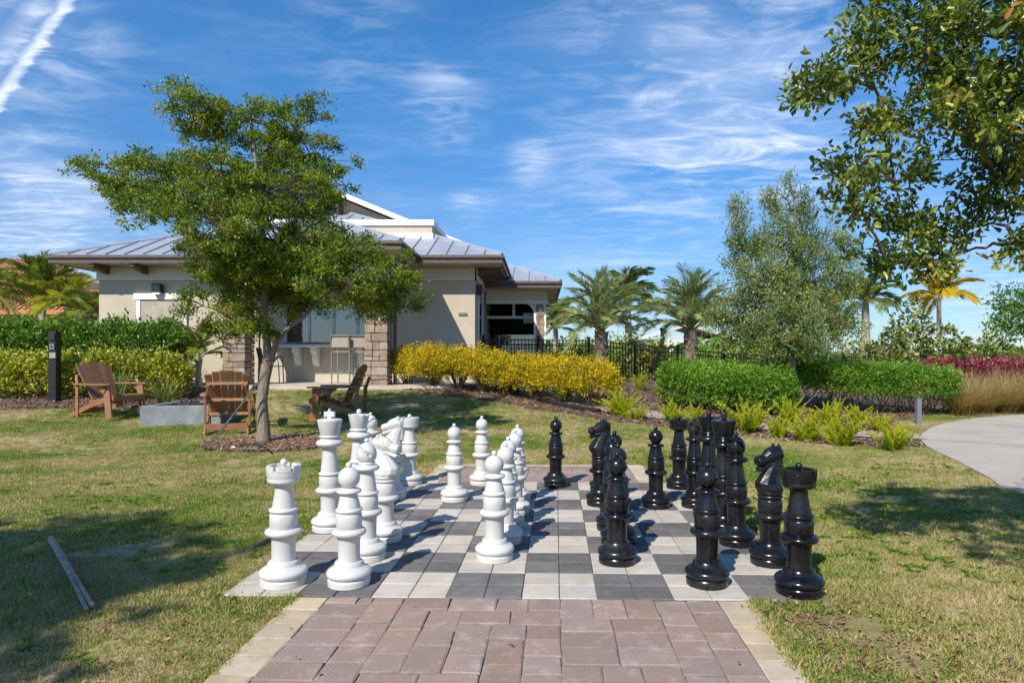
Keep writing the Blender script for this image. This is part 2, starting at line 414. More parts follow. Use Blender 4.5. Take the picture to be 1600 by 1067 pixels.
class MB:
    """collects shapes into one mesh"""
    def __init__(s): s.v, s.f = [], []
    def add(s, vs_, fs):
        o = len(s.v)
        s.v += [tuple(v) for v in vs_]
        s.f += [tuple(i + o for i in f) for f in fs]
        return s
    def box(s, a, b):
        x0, y0, z0 = a; x1, y1, z1 = b
        return s.add([(x0, y0, z0), (x1, y0, z0), (x1, y1, z0), (x0, y1, z0), (x0, y0, z1), (x1, y0, z1), (x1, y1, z1), (x0, y1, z1)],
                     [(0, 3, 2, 1), (4, 5, 6, 7), (0, 1, 5, 4), (1, 2, 6, 5), (2, 3, 7, 6), (3, 0, 4, 7)])
    def bar(s, p, q, w, t, side=(1, 0, 0), ch=0.0):
        """plank from p to q: w across (about side), t thick"""
        p, q = Vector(p), Vector(q)
        d = (q - p).normalized()
        sd = Vector(side); sd = (sd - d * sd.dot(d)).normalized()
        n = d.cross(sd)
        vs_ = []
        for e in (p, q):
            for a, b in ((-1, -1), (1, -1), (1, 1), (-1, 1)):
                vs_.append(e + sd * (a * w / 2) + n * (b * t / 2))
        return s.add(vs_, [(0, 3, 2, 1), (4, 5, 6, 7), (0, 1, 5, 4), (1, 2, 6, 5), (2, 3, 7, 6), (3, 0, 4, 7)])
    def tube(s, pts, rad, n=8, cap=True):
        pts = [Vector(p) for p in pts]
        if not hasattr(rad, '__len__'): rad = [rad] * len(pts)
        vs_, fs = [], []
        ref = Vector((.31, .2, .93))
        for i, p in enumerate(pts):
            d = (pts[min(i + 1, len(pts) - 1)] - pts[max(i - 1, 0)]).normalized()
            a = d.cross(ref)
            if a.length < .15: a = d.cross(Vector((1, 0, 0)))
            a.normalize(); b = d.cross(a)
            for k in range(n):
                t = 2 * math.pi * k / n
                vs_.append(p + (a * math.cos(t) + b * math.sin(t)) * rad[i])
        for i in range(len(pts) - 1):
            for k in range(n):
                k2 = (k + 1) % n
                fs.append((i * n + k, (i + 1) * n + k, (i + 1) * n + k2, i * n + k2))
        if cap:
            fs.append(tuple(range(n)))
            fs.append(tuple(range((len(pts) - 1) * n + n - 1, (len(pts) - 1) * n - 1, -1)))
        return s.add(vs_, fs)
    def lathe(s, prof, n=32, cx=0, cy=0):
        """prof: (r, z) from the bottom up"""
        vs_, fs = [], []
        for r, z in prof:
            for k in range(n):
                t = 2 * math.pi * k / n
                vs_.append((cx + r * math.cos(t), cy + r * math.sin(t), z))
        for i in range(len(prof) - 1):
            for k in range(n):
                k2 = (k + 1) % n
                fs.append((i * n + k, i * n + k2, (i + 1) * n + k2, (i + 1) * n + k))
        fs.append(tuple(range(n - 1, -1, -1)))
        fs.append(tuple(range((len(prof) - 1) * n, len(prof) * n)))
        return s.add(vs_, fs)
    def prism(s, poly, z0, z1):
        n = len(poly)
        vs_ = [(x, y, z0) for x, y in poly] + [(x, y, z1) for x, y in poly]
        fs = [tuple(range(n - 1, -1, -1)), tuple(range(n, 2 * n))]
        for i in range(n):
            j = (i + 1) % n
            fs.append((i, j, n + j, n + i))
        return s.add(vs_, fs)
    def slab(s, top, t):
        """closed plate under an arbitrary top polygon (list of 3-D points), t thick straight down"""
        n = len(top)
        vs_ = [tuple(p) for p in top] + [(p[0], p[1], p[2] - t) for p in top]
        fs = [tuple(range(n)), tuple(range(2 * n - 1, n - 1, -1))]
        for i in range(n):
            j = (i + 1) % n
            fs.append((j, i, n + i, n + j))
        return s.add(vs_, fs)
    def mesh(s, name, m, smooth=None):
        me = bpy.data.meshes.new(name)
        me.from_pydata(s.v, [], s.f)
        if m: me.materials.append(m)
        bm = bmesh.new(); bm.from_mesh(me)
        bmesh.ops.recalc_face_normals(bm, faces=bm.faces[:])
        bm.to_mesh(me); bm.free()
        if smooth is not None:
            me.shade_smooth()
            me.set_sharp_from_angle(angle=R(smooth))
        return me
    def build(s, name, m, parent=None, smooth=None, bevel=0.0, rel=True, seg=2):
        """ONE object; world coordinates become local to the parent's location"""
        if parent is not None and rel:
            o = parent; off = Vector((0, 0, 0))
            while o is not None: off += o.location; o = o.parent
            s.v = [(v[0] - off.x, v[1] - off.y, v[2] - off.z) for v in s.v]
        ob = bpy.data.objects.new(name, s.mesh(name, m, smooth))
        if bevel:
            md = ob.modifiers.new('bevel', 'BEVEL')
            md.width, md.segments, md.limit_method = bevel, seg, 'ANGLE'
        return link(ob, parent)

def quick_mesh(name, V, F, v=None, m=None):
    """numpy verts (n,3), faces (m,3) -> mesh, with the per-vertex float v"""
    me = bpy.data.meshes.new(name)
    me.vertices.add(len(V)); me.vertices.foreach_set('co', np.asarray(V, np.float32).ravel())
    k = F.shape[1]
    me.loops.add(F.size); me.loops.foreach_set('vertex_index', F.astype(np.int32).ravel())
    me.polygons.add(len(F)); me.polygons.foreach_set('loop_start', np.arange(0, F.size, k, dtype=np.int32))
    if v is not None:
        a = me.attributes.new('v', 'FLOAT', 'POINT'); a.data.foreach_set('value', np.asarray(v, np.float32))
    if m: me.materials.append(m)
    me.update(calc_edges=True)
    me.validate()
    return me

def unit(a):
    return a / np.maximum(np.linalg.norm(a, axis=-1, keepdims=True), 1e-9)

def leaf_arrays(P, D, Nn, Ln, Wd, val, fold=.25, wide=.5, droop=0.0):
    n = len(P)
    D = unit(D); S = unit(np.cross(D, Nn)); U = np.cross(S, D)
    Ln = np.broadcast_to(np.asarray(Ln, float), (n,))[:, None]; Wd = np.broadcast_to(np.asarray(Wd, float), (n,))[:, None]
    V = np.empty((n, 4, 3))
    V[:, 0] = P
    V[:, 1] = P + D * Ln * wide + S * Wd / 2 + U * Wd * fold
    V[:, 2] = P + D * Ln - U * Ln * droop
    V[:, 3] = P + D * Ln * wide - S * Wd / 2 + U * Wd * fold
    b = np.arange(n)[:, None] * 4
    F = np.concatenate([b + np.array([[0, 1, 2]]), b + np.array([[0, 2, 3]])], 0)
    return V.reshape(-1, 3), F, np.repeat(val, 4)

def round_leaf_arrays(P, D, Nn, Ln, Wd, val, fold=.2):
    """blunt leaf, widest past the middle: six corners, folded along the midrib"""
    n = len(P)
    D = unit(D); S = unit(np.cross(D, Nn)); U = np.cross(S, D)
    Ln = np.asarray(Ln, float)[:, None]; Wd = np.asarray(Wd, float)[:, None]
    V = np.empty((n, 6, 3))
    V[:, 0] = P
    V[:, 1] = P + D * Ln * .42 + S * Wd * .36 + U * Wd * fold
    V[:, 2] = P + D * Ln * .80 + S * Wd * .46 + U * Wd * fold - U * Ln * .05
    V[:, 3] = P + D * Ln - U * Ln * .10
    V[:, 4] = P + D * Ln * .80 - S * Wd * .46 + U * Wd * fold - U * Ln * .05
    V[:, 5] = P + D * Ln * .42 - S * Wd * .36 + U * Wd * fold
    b = np.arange(n)[:, None] * 6
    F = np.concatenate([b + np.array([q]) for q in ROUND_F], 0)
    return V.reshape(-1, 3), F, np.repeat(val, 6)
ROUND_F = [[0, 1, 3], [1, 2, 3], [0, 3, 5], [3, 4, 5]]

def leaves_obj(name, arrs, m, parent, rel=True):
    Vs, Fs, vs_ = [], [], []
    o = 0
    for V, F, v in arrs:
        Vs.append(V); Fs.append(F + o); vs_.append(v); o += len(V)
    V = np.concatenate(Vs)
    if parent is not None and rel: V = V - np.array(parent.location)
    ob = bpy.data.objects.new(name, quick_mesh(name, V, np.concatenate(Fs), np.concatenate(vs_), m))
    return link(ob, parent)

def rdir(n):
    return unit(rng.normal(size=(n, 3)))

def clusters(C, O, k, spread, Ln, Wd, v0=None, up=.35, outw=.7, fold=.25, wide=.5, blunt=False):
    """k leaves round each cluster point C growing along O"""
    n = len(C)
    Ci = np.repeat(C, k, 0); Oi = np.repeat(O, k, 0)
    t = rng.random((n * k, 1))
    P = Ci + Oi * (t - .5) * spread * 1.6 + rng.normal(size=(n * k, 3)) * spread * .38
    D = unit(Oi * outw + rdir(n * k) * .8)
    Nn = unit(np.array([[0, 0, 1.0]]) * up + rdir(n * k) * .6)
    s = rng.uniform(.55, 1.25, n * k)
    cv = np.repeat(rng.normal(0, .16, n) if v0 is None else v0, k)
    val = np.clip(.48 + cv + rng.normal(0, .15, n * k), 0, 1)
    if blunt: return round_leaf_arrays(P, D, Nn, Ln * s, Wd * s, val, fold)
    return leaf_arrays(P, D, Nn, Ln * s, Wd * s, val, fold, wide)

def dup_tree(o, parent=None):
    c = o.copy(); COL.objects.link(c); c.parent = parent
    for ch in o.children: dup_tree(ch, c)
    return c

def drape(poly_test, bbox, res, dz, name, m, parent=None):
    """sheet laid on the terrain over the cells whose centre passes poly_test"""
    xs = np.arange(bbox[0], bbox[2] + res, res); ys = np.arange(bbox[1], bbox[3] + res, res)
    X, Y = np.meshgrid(xs, ys)
    V = np.stack([X, Y, T(X, Y) + dz], -1).reshape(-1, 3)
    nx = len(xs)
    i, j = np.meshgrid(np.arange(nx - 1), np.arange(len(ys) - 1))
    keep = poly_test(xs[i] + res / 2, ys[j] + res / 2)
    a = (j * nx + i)[keep]
    F = np.stack([a, a + 1, a + nx + 1, a + nx], -1)
    used, inv = np.unique(F, return_inverse=True)
    me = quick_mesh(name, V[used], inv.reshape(F.shape), None, m)
    return link(bpy.data.objects.new(name, me), parent)

def inpoly(poly):
    P = np.array(poly, float)
    def f(x, y):
        x = np.asarray(x, float); y = np.asarray(y, float)
        r = np.zeros(x.shape, bool)
        for k in range(len(P)):
            x1, y1 = P[k]; x2, y2 = P[(k + 1) % len(P)]
            c = ((y1 > y) != (y2 > y)) & (x < (x2 - x1) * (y - y1) / ((y2 - y1) if y2 != y1 else 1e-9) + x1)
            r ^= c
        return r
    return f

# ================================================================== THE GROUND
xs = np.unique(np.concatenate([np.linspace(-600, -20, 14), np.linspace(-20, -8, 41), np.linspace(-8, 8, 107), np.linspace(8, 22, 41), np.linspace(22, 600, 14)]))
ys = np.unique(np.concatenate([np.linspace(-80, -4, 8), np.linspace(-4, 20, 161), np.linspace(20, 45, 30), np.linspace(45, 1500, 16)]))
X, Y = np.meshgrid(xs, ys)
nx = len(xs)
V = np.stack([X, Y, T(X, Y)], -1).reshape(-1, 3)
i, j = np.meshgrid(np.arange(nx - 1), np.arange(len(ys) - 1))
a = (j * nx + i).ravel()
me = quick_mesh('lawn', V, np.stack([a, a + 1, a + nx + 1, a + nx], -1), None, M['lawn'])
me.shade_smooth()
props(link(bpy.data.objects.new('lawn', me)), kind='structure')

# concrete footpath that bends round on the photograph's right
EDGE = [gnd(1640, 795), gnd(1600, 774), gnd(1540, 745), gnd(1490, 719), gnd(1455, 703), gnd(1439, 689), gnd(1446, 675), gnd(1475, 663), gnd(1520, 655), gnd(1600, 649)]
EDGE = [(p.x, p.y) for p in EDGE]
EDGE = [(6.2, 3.2), (5.2, 4.9)] + EDGE[1:] + [(13.5, 14.6), (22, 16)]
def smooth_poly(pts, n=8):
    out = []
    for i in range(len(pts) - 1):
        p0, p1, p2, p3 = (np.array(pts[max(0, min(len(pts) - 1, k))]) for k in (i - 1, i, i + 1, i + 2))
        for t in np.linspace(0, 1, n, endpoint=False):
            out.append(tuple(.5 * ((2 * p1) + (-p0 + p2) * t + (2 * p0 - 5 * p1 + 4 * p2 - p3) * t * t + (-p0 + 3 * p1 - 3 * p2 + p3) * t ** 3)))
    out.append(tuple(pts[-1]))
    return out
EL = smooth_poly(EDGE)
ER = [(9.5, 3.0), (9.2, 5.5), (9.6, 7.6), (11.0, 9.2), (14, 10.2), (22, 11.5)]
ERs = smooth_poly(ER, 12)
def resample(p, n):
    p = np.array(p); d = np.concatenate([[0], np.cumsum(np.linalg.norm(np.diff(p, axis=0), axis=1))])
    t = np.linspace(0, d[-1], n)
    return np.stack([np.interp(t, d, p[:, 0]), np.interp(t, d, p[:, 1])], 1)
La, Ra = resample(EL, 60), resample(ERs, 60)
PATHPOLY = [tuple(p) for p in La] + [tuple(p) for p in Ra[::-1]]
mb = MB()
W_ = 10
vs_ = []
for k in range(60):
    for w in range(W_ + 1):
        q = La[k] * (1 - w / W_) + Ra[k] * (w / W_)
        vs_.append((q[0], q[1], float(T(q[0], q[1])) + .022))
fs = [(k * (W_ + 1) + w, (k + 1) * (W_ + 1) + w, (k + 1) * (W_ + 1) + w + 1, k * (W_ + 1) + w + 1) for k in range(59) for w in range(W_)]
mb.add(vs_, fs)
o = len(vs_)
sv = []
for k in range(60):
    q = La[k]; z = float(T(q[0], q[1]))
    sv += [(q[0], q[1], z + .022), (q[0], q[1], z - .08)]
mb.add(sv, [(2 * k, 2 * k + 1, 2 * k + 3, 2 * k + 2) for k in range(59)])
path = mb.build('footpath', M['concrete'], None)
props(path, kind='structure')
# tooled joints across the footpath
for k in (17, 24, 31, 37, 43):
    mbj = MB()
    for w in range(W_):
        a_ = La[k] * (1 - w / W_) + Ra[k] * (w / W_); b_ = La[k] * (1 - (w + 1) / W_) + Ra[k] * ((w + 1) / W_)
        mbj.bar((a_[0], a_[1], float(T(*a_)) + .0225), (b_[0], b_[1], float(T(*b_)) + .0225), .016, .004, side=(0, 1, 0))
    mbj.build('joint', M['joint'], path)

# planting beds
BED_GOLD = [(-3.6, 15.0), (-2.6, 14.4), (-1.2, 13.5), (.2, 12.3), (1.2, 11.4), (2.4, 10.6), (3.6, 9.7), (4.9, 9.2), (5.6, 9.4), (5.8, 10.6), (6.6, 12.2), (7.8, 13.3), (9.5, 14.1), (12, 15.0), (20, 17), (20, 24), (-1.6, 19.0), (-1.6, 16.9), (-3.6, 16.9)]
BED_LEFT = [(-22, 11.6), (-11, 11.9), (-9.3, 12.0), (-7.6, 12.5), (-6.6, 13.2), (-6.5, 15.0), (-7.3, 16.9), (-13, 16.9), (-22, 16.9)]
f_gold, f_left = inpoly(BED_GOLD), inpoly(BED_LEFT)
f_path = inpoly(PATHPOLY)
TREE = gnd(412, 694)
def f_ring(x, y):
    w = .05 * np.sin(5 * np.arctan2(y - TREE.y, x - TREE.x))
    return ((x - TREE.x - .1) / .98) ** 2 + ((y - TREE.y) / .62) ** 2 < 1 + w
bed_g = drape(lambda x, y: f_gold(x, y) & ~f_path(x, y), (-4, 9, 20, 24), .16, .012, 'planting_bed', M['mulch_bed'])
props(bed_g, kind='structure')
bed_l = drape(f_left, (-22, 11, -6, 17), .16, .012, 'planting_bed', M['mulch_bed'])
props(bed_l, kind='structure')
ring = drape(f_ring, (TREE.x - 1.4, TREE.y - 1, TREE.x + 1.4, TREE.y + 1), .05, .010, 'mulch_ring', M['mulch_bed'])
props(ring, kind='structure')
# narrow concrete walk that runs behind the ferns towards the house
wp = smooth_poly([(-.6, 15.2), (.3, 13.8), (1.2, 12.75), (2.3, 11.8), (3.6, 11.0), (4.8, 10.45), (5.9, 10.15)], 8)
wp = resample(wp, 40)
mb = MB(); vs_ = []
for k in range(40):
    d = wp[min(k + 1, 39)] - wp[max(k - 1, 0)]; d = d / np.linalg.norm(d); nrm = np.array([-d[1], d[0]])
    for w in (-1, -.33, .33, 1):
        q = wp[k] + nrm * w * .33
        vs_.append((q[0], q[1], float(T(*q)) + .03))
mb.add(vs_, [(k * 4 + w, (k + 1) * 4 + w, (k + 1) * 4 + w + 1, k * 4 + w + 1) for k in range(39) for w in range(3)])
props(mb.build('garden_walk', M['pinkish']), kind='structure')
mb = MB()
mb.tube([(q[0] - .42, q[1] - .34, float(T(q[0] - .42, q[1] - .34)) + .05) for q in wp[:17]], .05, 6)
props(mb.build('edging_strip', M['rubber']), 'black plastic edging strip along the mulch below the golden shrubs', 'edging')

# ================================================================== CHESSBOARD AND BRICK WALK
def paver_mesh(name, w, d, h, m, ch=.006, sag=0.0, seed=0):
    """chamfered paver centred on the origin, top at z=0"""
    r = random.Random(seed)
    w2, d2 = w / 2, d / 2
    out = []
    for (z, c) in ((-h, 0), (-ch, 0), (0, ch)):
        for sx, sy in ((-1, -1), (1, -1), (1, 1), (-1, 1)):
            out.append((sx * (w2 - c) + r.uniform(-sag, sag), sy * (d2 - c) + r.uniform(-sag, sag), z))
    fs = [(8, 9, 10, 11)]
    for k in (0, 4):
        for q in range(4):
            q2 = (q + 1) % 4
            fs.append((k + q, k + q2, k + 4 + q2, k + 4 + q))
    me = bpy.data.meshes.new(name); me.from_pydata(out, [], fs); me.materials.append(m); me.update()
    return me

TOP = .014
board = empty('chessboard', (0, 0, 0), 0, 'giant chessboard of pale and charcoal concrete pavers set into the lawn', 'chessboard')
hs_ = SQ / 2
lm = [paver_mesh('paver', hs_ - .005, hs_ - .005, .05, M['tile_light'], .004, .0012, s) for s in range(4)]
dm = [paver_mesh('paver', hs_ - .005, hs_ - .005, .05, M['tile_dark'], .004, .0012, s) for s in range(4)]
for i in range(16):
    for j in range(16):
        light = ((i // 2) + (j // 2)) % 2 == 0
        p = bd((i + .5) / 2, (j + .5) / 2)
        o = bpy.data.objects.new('paver', random.choice(lm if light else dm))
        o.location = (p.x, p.y, TOP + random.uniform(-.0012, .0008))
        o.rotation_euler = (random.gauss(0, .002), random.gauss(0, .002), -BTH + random.gauss(0, .002))
        link(o, board)
def bquad(i0, j0, i1, j1, z):
    return [(*bd(i, j).xy, z) for i, j in ((i0, j0), (i1, j0), (i1, j1), (i0, j1))]
mb = MB(); mb.add(bquad(-.02, -.02, 8.02, 8.02, .006), [(0, 1, 2, 3)])
mb.build('joint_sand', M['joint'], board)

U = .0835
_bm = {}
def brick_obj(w, d, m, parent, cx, cy, rot=0.0):
    key = (round(w, 3), round(d, 3), m.name, random.randrange(4))
    if key not in _bm: _bm[key] = paver_mesh('brick', w - .006, d - .006,   .05, m, .0038, .0055, key[3])
    o = bpy.data.objects.new('brick', _bm[key])
    p = bd(cx / SQ, cy / SQ)
    o.location = (p.x, p.y, TOP + random.uniform(-.005, .002))
    o.rotation_euler = (random.gauss(0, .005), random.gauss(0, .005), -BTH + random.gauss(0, .008))
    link(o, parent)

def tiling(nw, nh, seed):
    best = None
    for s in range(seed, seed + 60):
        r = random.Random(s); g = [[0] * nw for _ in range(nh)]; out = []; bad = 0
        for y in range(nh):
            for x in range(nw):
                if g[y][x]: continue
                opts = [(3, 2)] * 5 + [(2, 2)] * 3 + [(2, 3)] * 3; r.shuffle(opts)
                opts += [(2, 1), (1, 2), (1, 1), (3, 1)]
                for w, h in opts:
                    if x + w > nw or y + h > nh or any(g[y + b][x + a_] for a_ in range(w) for b in range(h)): continue
                    if w > 1:
                        # leave no slot one unit wide to the next filled cell
                        e = x + w; run = 0
                        while e + run < nw and not g[y][e + run]: run += 1
                        if run == 1: continue
                    for a_ in range(w):
                        for b in range(h): g[y + b][x + a_] = 1
                    out.append((x, y, w, h)); bad += (w == 1) + (h == 1)
                    break
        if best is None or bad < best[0]: best = (bad, out)
    return best[1]

def brick_walk(name, j_near, j_far, seed, back_row):
    root = empty(name, (0, 0, 0), 0, kind='structure')
    x0, x1 = 1 * SQ, 7 * SQ
    bw = .175
    nw = int((x1 - x0 - 2 * bw) / U)
    bw = (x1 - x0 - nw * U) / 2
    nh = int(round((j_far - j_near) * SQ / U))
    y0 = j_near * SQ if back_row else j_far * SQ - nh * U
    for x, y, w, h in tiling(nw, nh, seed):
        brick_obj(w * U, h * U, M['brick'], root, x0 + bw + (x + w / 2) * U, y0 + (y + h / 2) * U)
    n = int(nh * U / .163); st = nh * U / n
    for k in range(n):
        for xc in (x0 + bw / 2, x1 - bw / 2):
            brick_obj(bw, st, M['cream'], root, xc, y0 + (k + .5) * st)
    if back_row:
        k = int((x1 - x0) / .17); st = (x1 - x0) / k
        for q in range(k):
            brick_obj(st, .11, M['cream'], root, x0 + (q + .5) * st, y0 + nh * U + .056)
    ye = y0 + nh * U + (.11 if back_row else 0)
    mb = MB(); mb.add(bquad(x0 / SQ, y0 / SQ, x1 / SQ, ye / SQ, .004), [(0, 1, 2, 3)])
    mb.build('joint_sand', M['joint'], root)
brick_walk('brick_walk', -5.2, -.03, 11, False)
brick_walk('brick_walk', 8.04, 10.45, 40, True)

# ================================================================== THE CLUBHOUSE
GZ = .65
hx, hy = -6.6, 17.0
house = empty('clubhouse', (hx, hy, GZ), 0, 'beige stucco clubhouse with grey metal roofs, white trim and stone porch columns', 'building')
def hb(name, m, a, b, parent=None, bevel=0.0):
    return MB().box(a, b).build(name, m, parent or house, bevel=bevel)
EZ = 3.85                                               # eave height (top of fascia)
# walls
MB().box((-11.45, 17.0, GZ - .3), (-1.70, 17.2, EZ - .1)).box((-11.45, 17.2, GZ - .3), (-11.25, 29.3, EZ - .1)).box((-1.90, 17.2, GZ - .3), (-1.70, 29.3, EZ - .1)).build('wall', M['stucco'], house)
# frieze, two steps
MB().box((-11.49, 16.955, 3.335), (-1.66, 16.997, 3.60)).box((-1.697, 16.955, 3.335), (-1.655, 20.0, 3.60)).build('frieze', M['stucco_pale'], house)
MB().box((-11.51, 16.93, 3.30), (-1.64, 16.997, 3.332)).box((-1.697, 16.93, 3.30), (-1.63, 20.0, 3.332)).build('moulding', M['trim'], house)
MB().box((-11.48, 16.965, 3.603), (-1.67, 16.996, EZ - .105)).build('frieze', M['soffit'], house)

PITCH = .41
def hip_roof(x0, y0, x1, y1, z, ridge_y1=None, drop=.2, name='roof', seams=('f', 'l', 'r'), step=.46, overhang=.72, front=True):
    """hip roof whose ridge runs along Y; eave rectangle x0..x1, y0..y1 at height z"""
    hw = (x1 - x0) / 2; xc = (x0 + x1) / 2; rz = z + PITCH * hw
    yb = ridge_y1 if ridge_y1 is not None else y1 - hw
    A, B, C, D = (x0, y0, z), (x1, y0, z), (x1, y1, z), (x0, y1, z)
    E, F = (xc, y0 + hw, rz), (xc, yb, rz)
    mb = MB()
    mb.add([A, B, C, D, E, F], [(0, 1, 4), (1, 2, 5, 4), (2, 3, 5), (3, 0, 4, 5)])
    rf = mb.build(name, M['roof'], house)
    # standing seams
    def seam(p, q):
        MB().bar(p, q, .022, .05, side=(1, 0, 0) if abs(q[1] - p[1]) > abs(q[0] - p[0]) else (0, 1, 0)).build('seam', M['roof'], rf)
    if 'f' in seams:
        n = int((x1 - x0) / step)
        for k in range(1, n):
            x = x0 + (x1 - x0) * k / n; d = min(x - x0, x1 - x)
            seam((x, y0 + .01, z + .02), (x, y0 + d - .02, z + PITCH * d + .01))
    for s, sx in (('l', x0), ('r', x1)):
        if s in seams:
            n = int((y1 - y0) / step)
            for k in range(1, n):
                y = y0 + step * k; d = min(y - y0, hw, 6)
                if y > y0 + 8: break
                dx = d if s == 'l' else -d
                seam((sx + (.01 if s == 'l' else -.01), y, z + .02), (sx + dx, y, z + PITCH * d + .01))
    for a_, b_ in ((A, E), (B, E)):
        MB().tube([(a_[0], a_[1], a_[2] + .02), (b_[0], b_[1], b_[2] + .02)], .045, 6).build('ridge_cap', M['roof'], rf)
    # fascia board with a gutter lip, and the soffit
    fm = MB()
    t = .03
    fm.box((x0, y0, z - drop), (x1, y0 + t, z - .004)).box((x0, y0 + t, z - drop), (x0 + t, y1, z - .004)).box((x1 - t, y0 + t, z - drop), (x1, y1, z - .004))
    fm.build('fascia', M['fascia'], house)
    gm = MB()
    gm.box((x0 - .05, y0 - .05, z - .075), (x1 + .05, y0 - .002, z - .012)).box((x0 - .05, y0, z - .075), (x0 - .002, y1, z - .012)).box((x1 + .002, y0, z - .075), (x1 + .05, y1, z - .012))
    gm.build('gutter', M['fascia'], house)
    sm = MB(); sm.add([(x0 + t, y0 + t, z - drop + .02), (x1 - t, y0 + t, z - drop + .02), (x1 - t, y1, z - drop + .02), (x0 + t, y1, z - drop + .02)], [(0, 1, 2, 3)])
    sm.build('soffit', M['soffit'], house)
    return rf
hip_roof(-12.25, 16.3, -.95, 30.0, EZ)
# porch roof
hip_roof(-7.95, 14.3, -3.05, 17.2, EZ + .006, ridge_y1=18.7, seams=('f',))
# its side slopes run on into the main roof
for sx, s in ((-7.95, 1), (-3.05, -1)):
    mb = MB(); xc = -5.5; rz = EZ + PITCH * 2.45
    mb.add([(sx, 17.2, EZ + .007), (xc, 17.2, rz + .003), (xc, 18.72, rz + .003)], [(0, 1, 2)])
    mb.build('valley_roof', M['roof'], house)
# brackets under the eaves
def bracket(x, y, dx, dy):
    mb = MB()
    pr = [(0, -.02), (.60, -.02), (.60, -.10), (.52, -.12), (.46, -.16), (.36, -.15), (.28, -.19), (.16, -.21), (0, -.23)]
    sx, sy = -dy, dx
    n = len(pr)
    vs_ = []
    for w in (-.055, .055):
        for a_, b in pr: vs_.append((x + dx * a_ + sx * w, y + dy * a_ + sy * w, EZ - .17 + b))
    fs = [tuple(range(n)), tuple(range(2 * n - 1, n - 1, -1))] + [(k, n + k, n + (k + 1) % n, (k + 1) % n) for k in range(n)]
    mb.add(vs_, fs).build('bracket', M['fascia'], house)
for y in (17.35, 18.0, 18.7, 19.4): bracket(-1.64, y, 1, 0)
for x in (-11.2, -10.2): bracket(x, 16.95, 0, -1)
# flat-topped clerestory on the main roof
MB().box((-8.4, 18.2, 4.4), (-3.01, 21.0, 4.98)).build('clerestory', M['stucco'], house)
MB().box((-8.46, 18.14, 4.962), (-2.95, 21.0, 5.115)).build('cornice', M['trim'], house)
MB().box((-8.43, 18.165, 4.45), (-2.98, 21.0, 4.745)).build('base_trim', M['trim'], house)
# cross gable behind it
gx, gy, gz, gw = -6.6, 21.7, 6.70, 4.55
mb = MB()
for y in (gy, gy + .15):
    mb.add([(gx - gw + .3, y, 4.0), (gx + gw - .3, y, 4.0), (gx + gw - .3, y, gz - .16 - PITCH * (gw - .3)), (gx, y, gz - .16), (gx - gw + .3, y, gz - .16 - PITCH * (gw - .3))], [(0, 1, 2, 3, 4)])
mb.build('gable_wall', M['stucco'], house)
for s in (-1, 1):
    e = (gx + s * gw, gz - PITCH * gw)
    mb = MB(); mb.slab([(gx, gy - .5, gz), (gx, 29, gz), (e[0], 29, e[1]), (e[0], gy - .5, e[1])], .06)
    mb.build('roof', M['roof'], house)
    mb = MB(); mb.slab([(gx, gy - .53, gz + .02), (gx, gy - .503, gz + .02), (e[0], gy - .503, e[1] + .02), (e[0], gy - .53, e[1] + .02)], .17)
    mb.build('rake_board', M['trim'], house)
    mb = MB(); mb.slab([(gx, gy - .5, gz - .068), (gx, gy - .002, gz - .068), (e[0], gy - .002, e[1] - .068), (e[0], gy - .5, e[1] - .068)], .03)
    mb.build('soffit', M['fascia'], house)
    MB().box((gx + s * (gw - .35) - .05, gy + .16, 4.0), (gx + s * (gw - .35) + .05, 28.9, e[1] + .06)).build('wall', M['stucco'], house)
MB().box((gx - .07, gy - .45, gz - .62), (gx + .07, gy - .003, gz - .2)).bar((gx, gy - .42, gz - .22), (gx, gy - .02, gz - .75), .12, .12).build('bracket', M['fascia'], house)
MB().box((gx - gw + 1.6, gy - .05, 5.05), (gx + gw - 1.6, gy - .003, 5.28)).build('belt_trim', M['trim'], house)

# patio slab
slab = MB().box((-7.55, 14.75, GZ - .35), (-1.9, 16.998, GZ + .015)).build('patio', M['slab'])
props(slab, kind='structure')
# stone-clad columns
def stone_mesh(w, d, h, seed):
    r = random.Random(seed)
    c = .012
    vs_ = []
    for (z, k) in ((0, c), (c, 0), (h - c, 0), (h, c)):
        for sx, sy in ((-1, -1), (1, -1), (1, 1), (-1, 1)):
            vs_.append((sx * (w / 2 - k) + r.uniform(-.007, .007), sy * (d / 2 - k) + r.uniform(-.008, .008), z))
    fs = [(0, 3, 2, 1), (12, 13, 14, 15)]
    for k in (0, 4, 8):
        for q in range(4): fs.append((k + q, k + (q + 1) % 4, k + 4 + (q + 1) % 4, k + 4 + q))
    me = bpy.data.meshes.new('stone'); me.from_pydata(vs_, [], fs); me.materials.append(M['stone']); me.update()
    return me
stone_lib = {}
def stone(par, cx, cy, z, w, d, h):
    key = (round(w, 2), round(d, 2), round(h, 2), random.randrange(3))
    if key not in stone_lib: stone_lib[key] = stone_mesh(w - .012, d, h - .012, hash(key) & 999)
    o = bpy.data.objects.new('stone', stone_lib[key])
    o.location = Vector((cx, cy, z)) - Vector(house.location) - Vector(par.location)
    link(o, par)
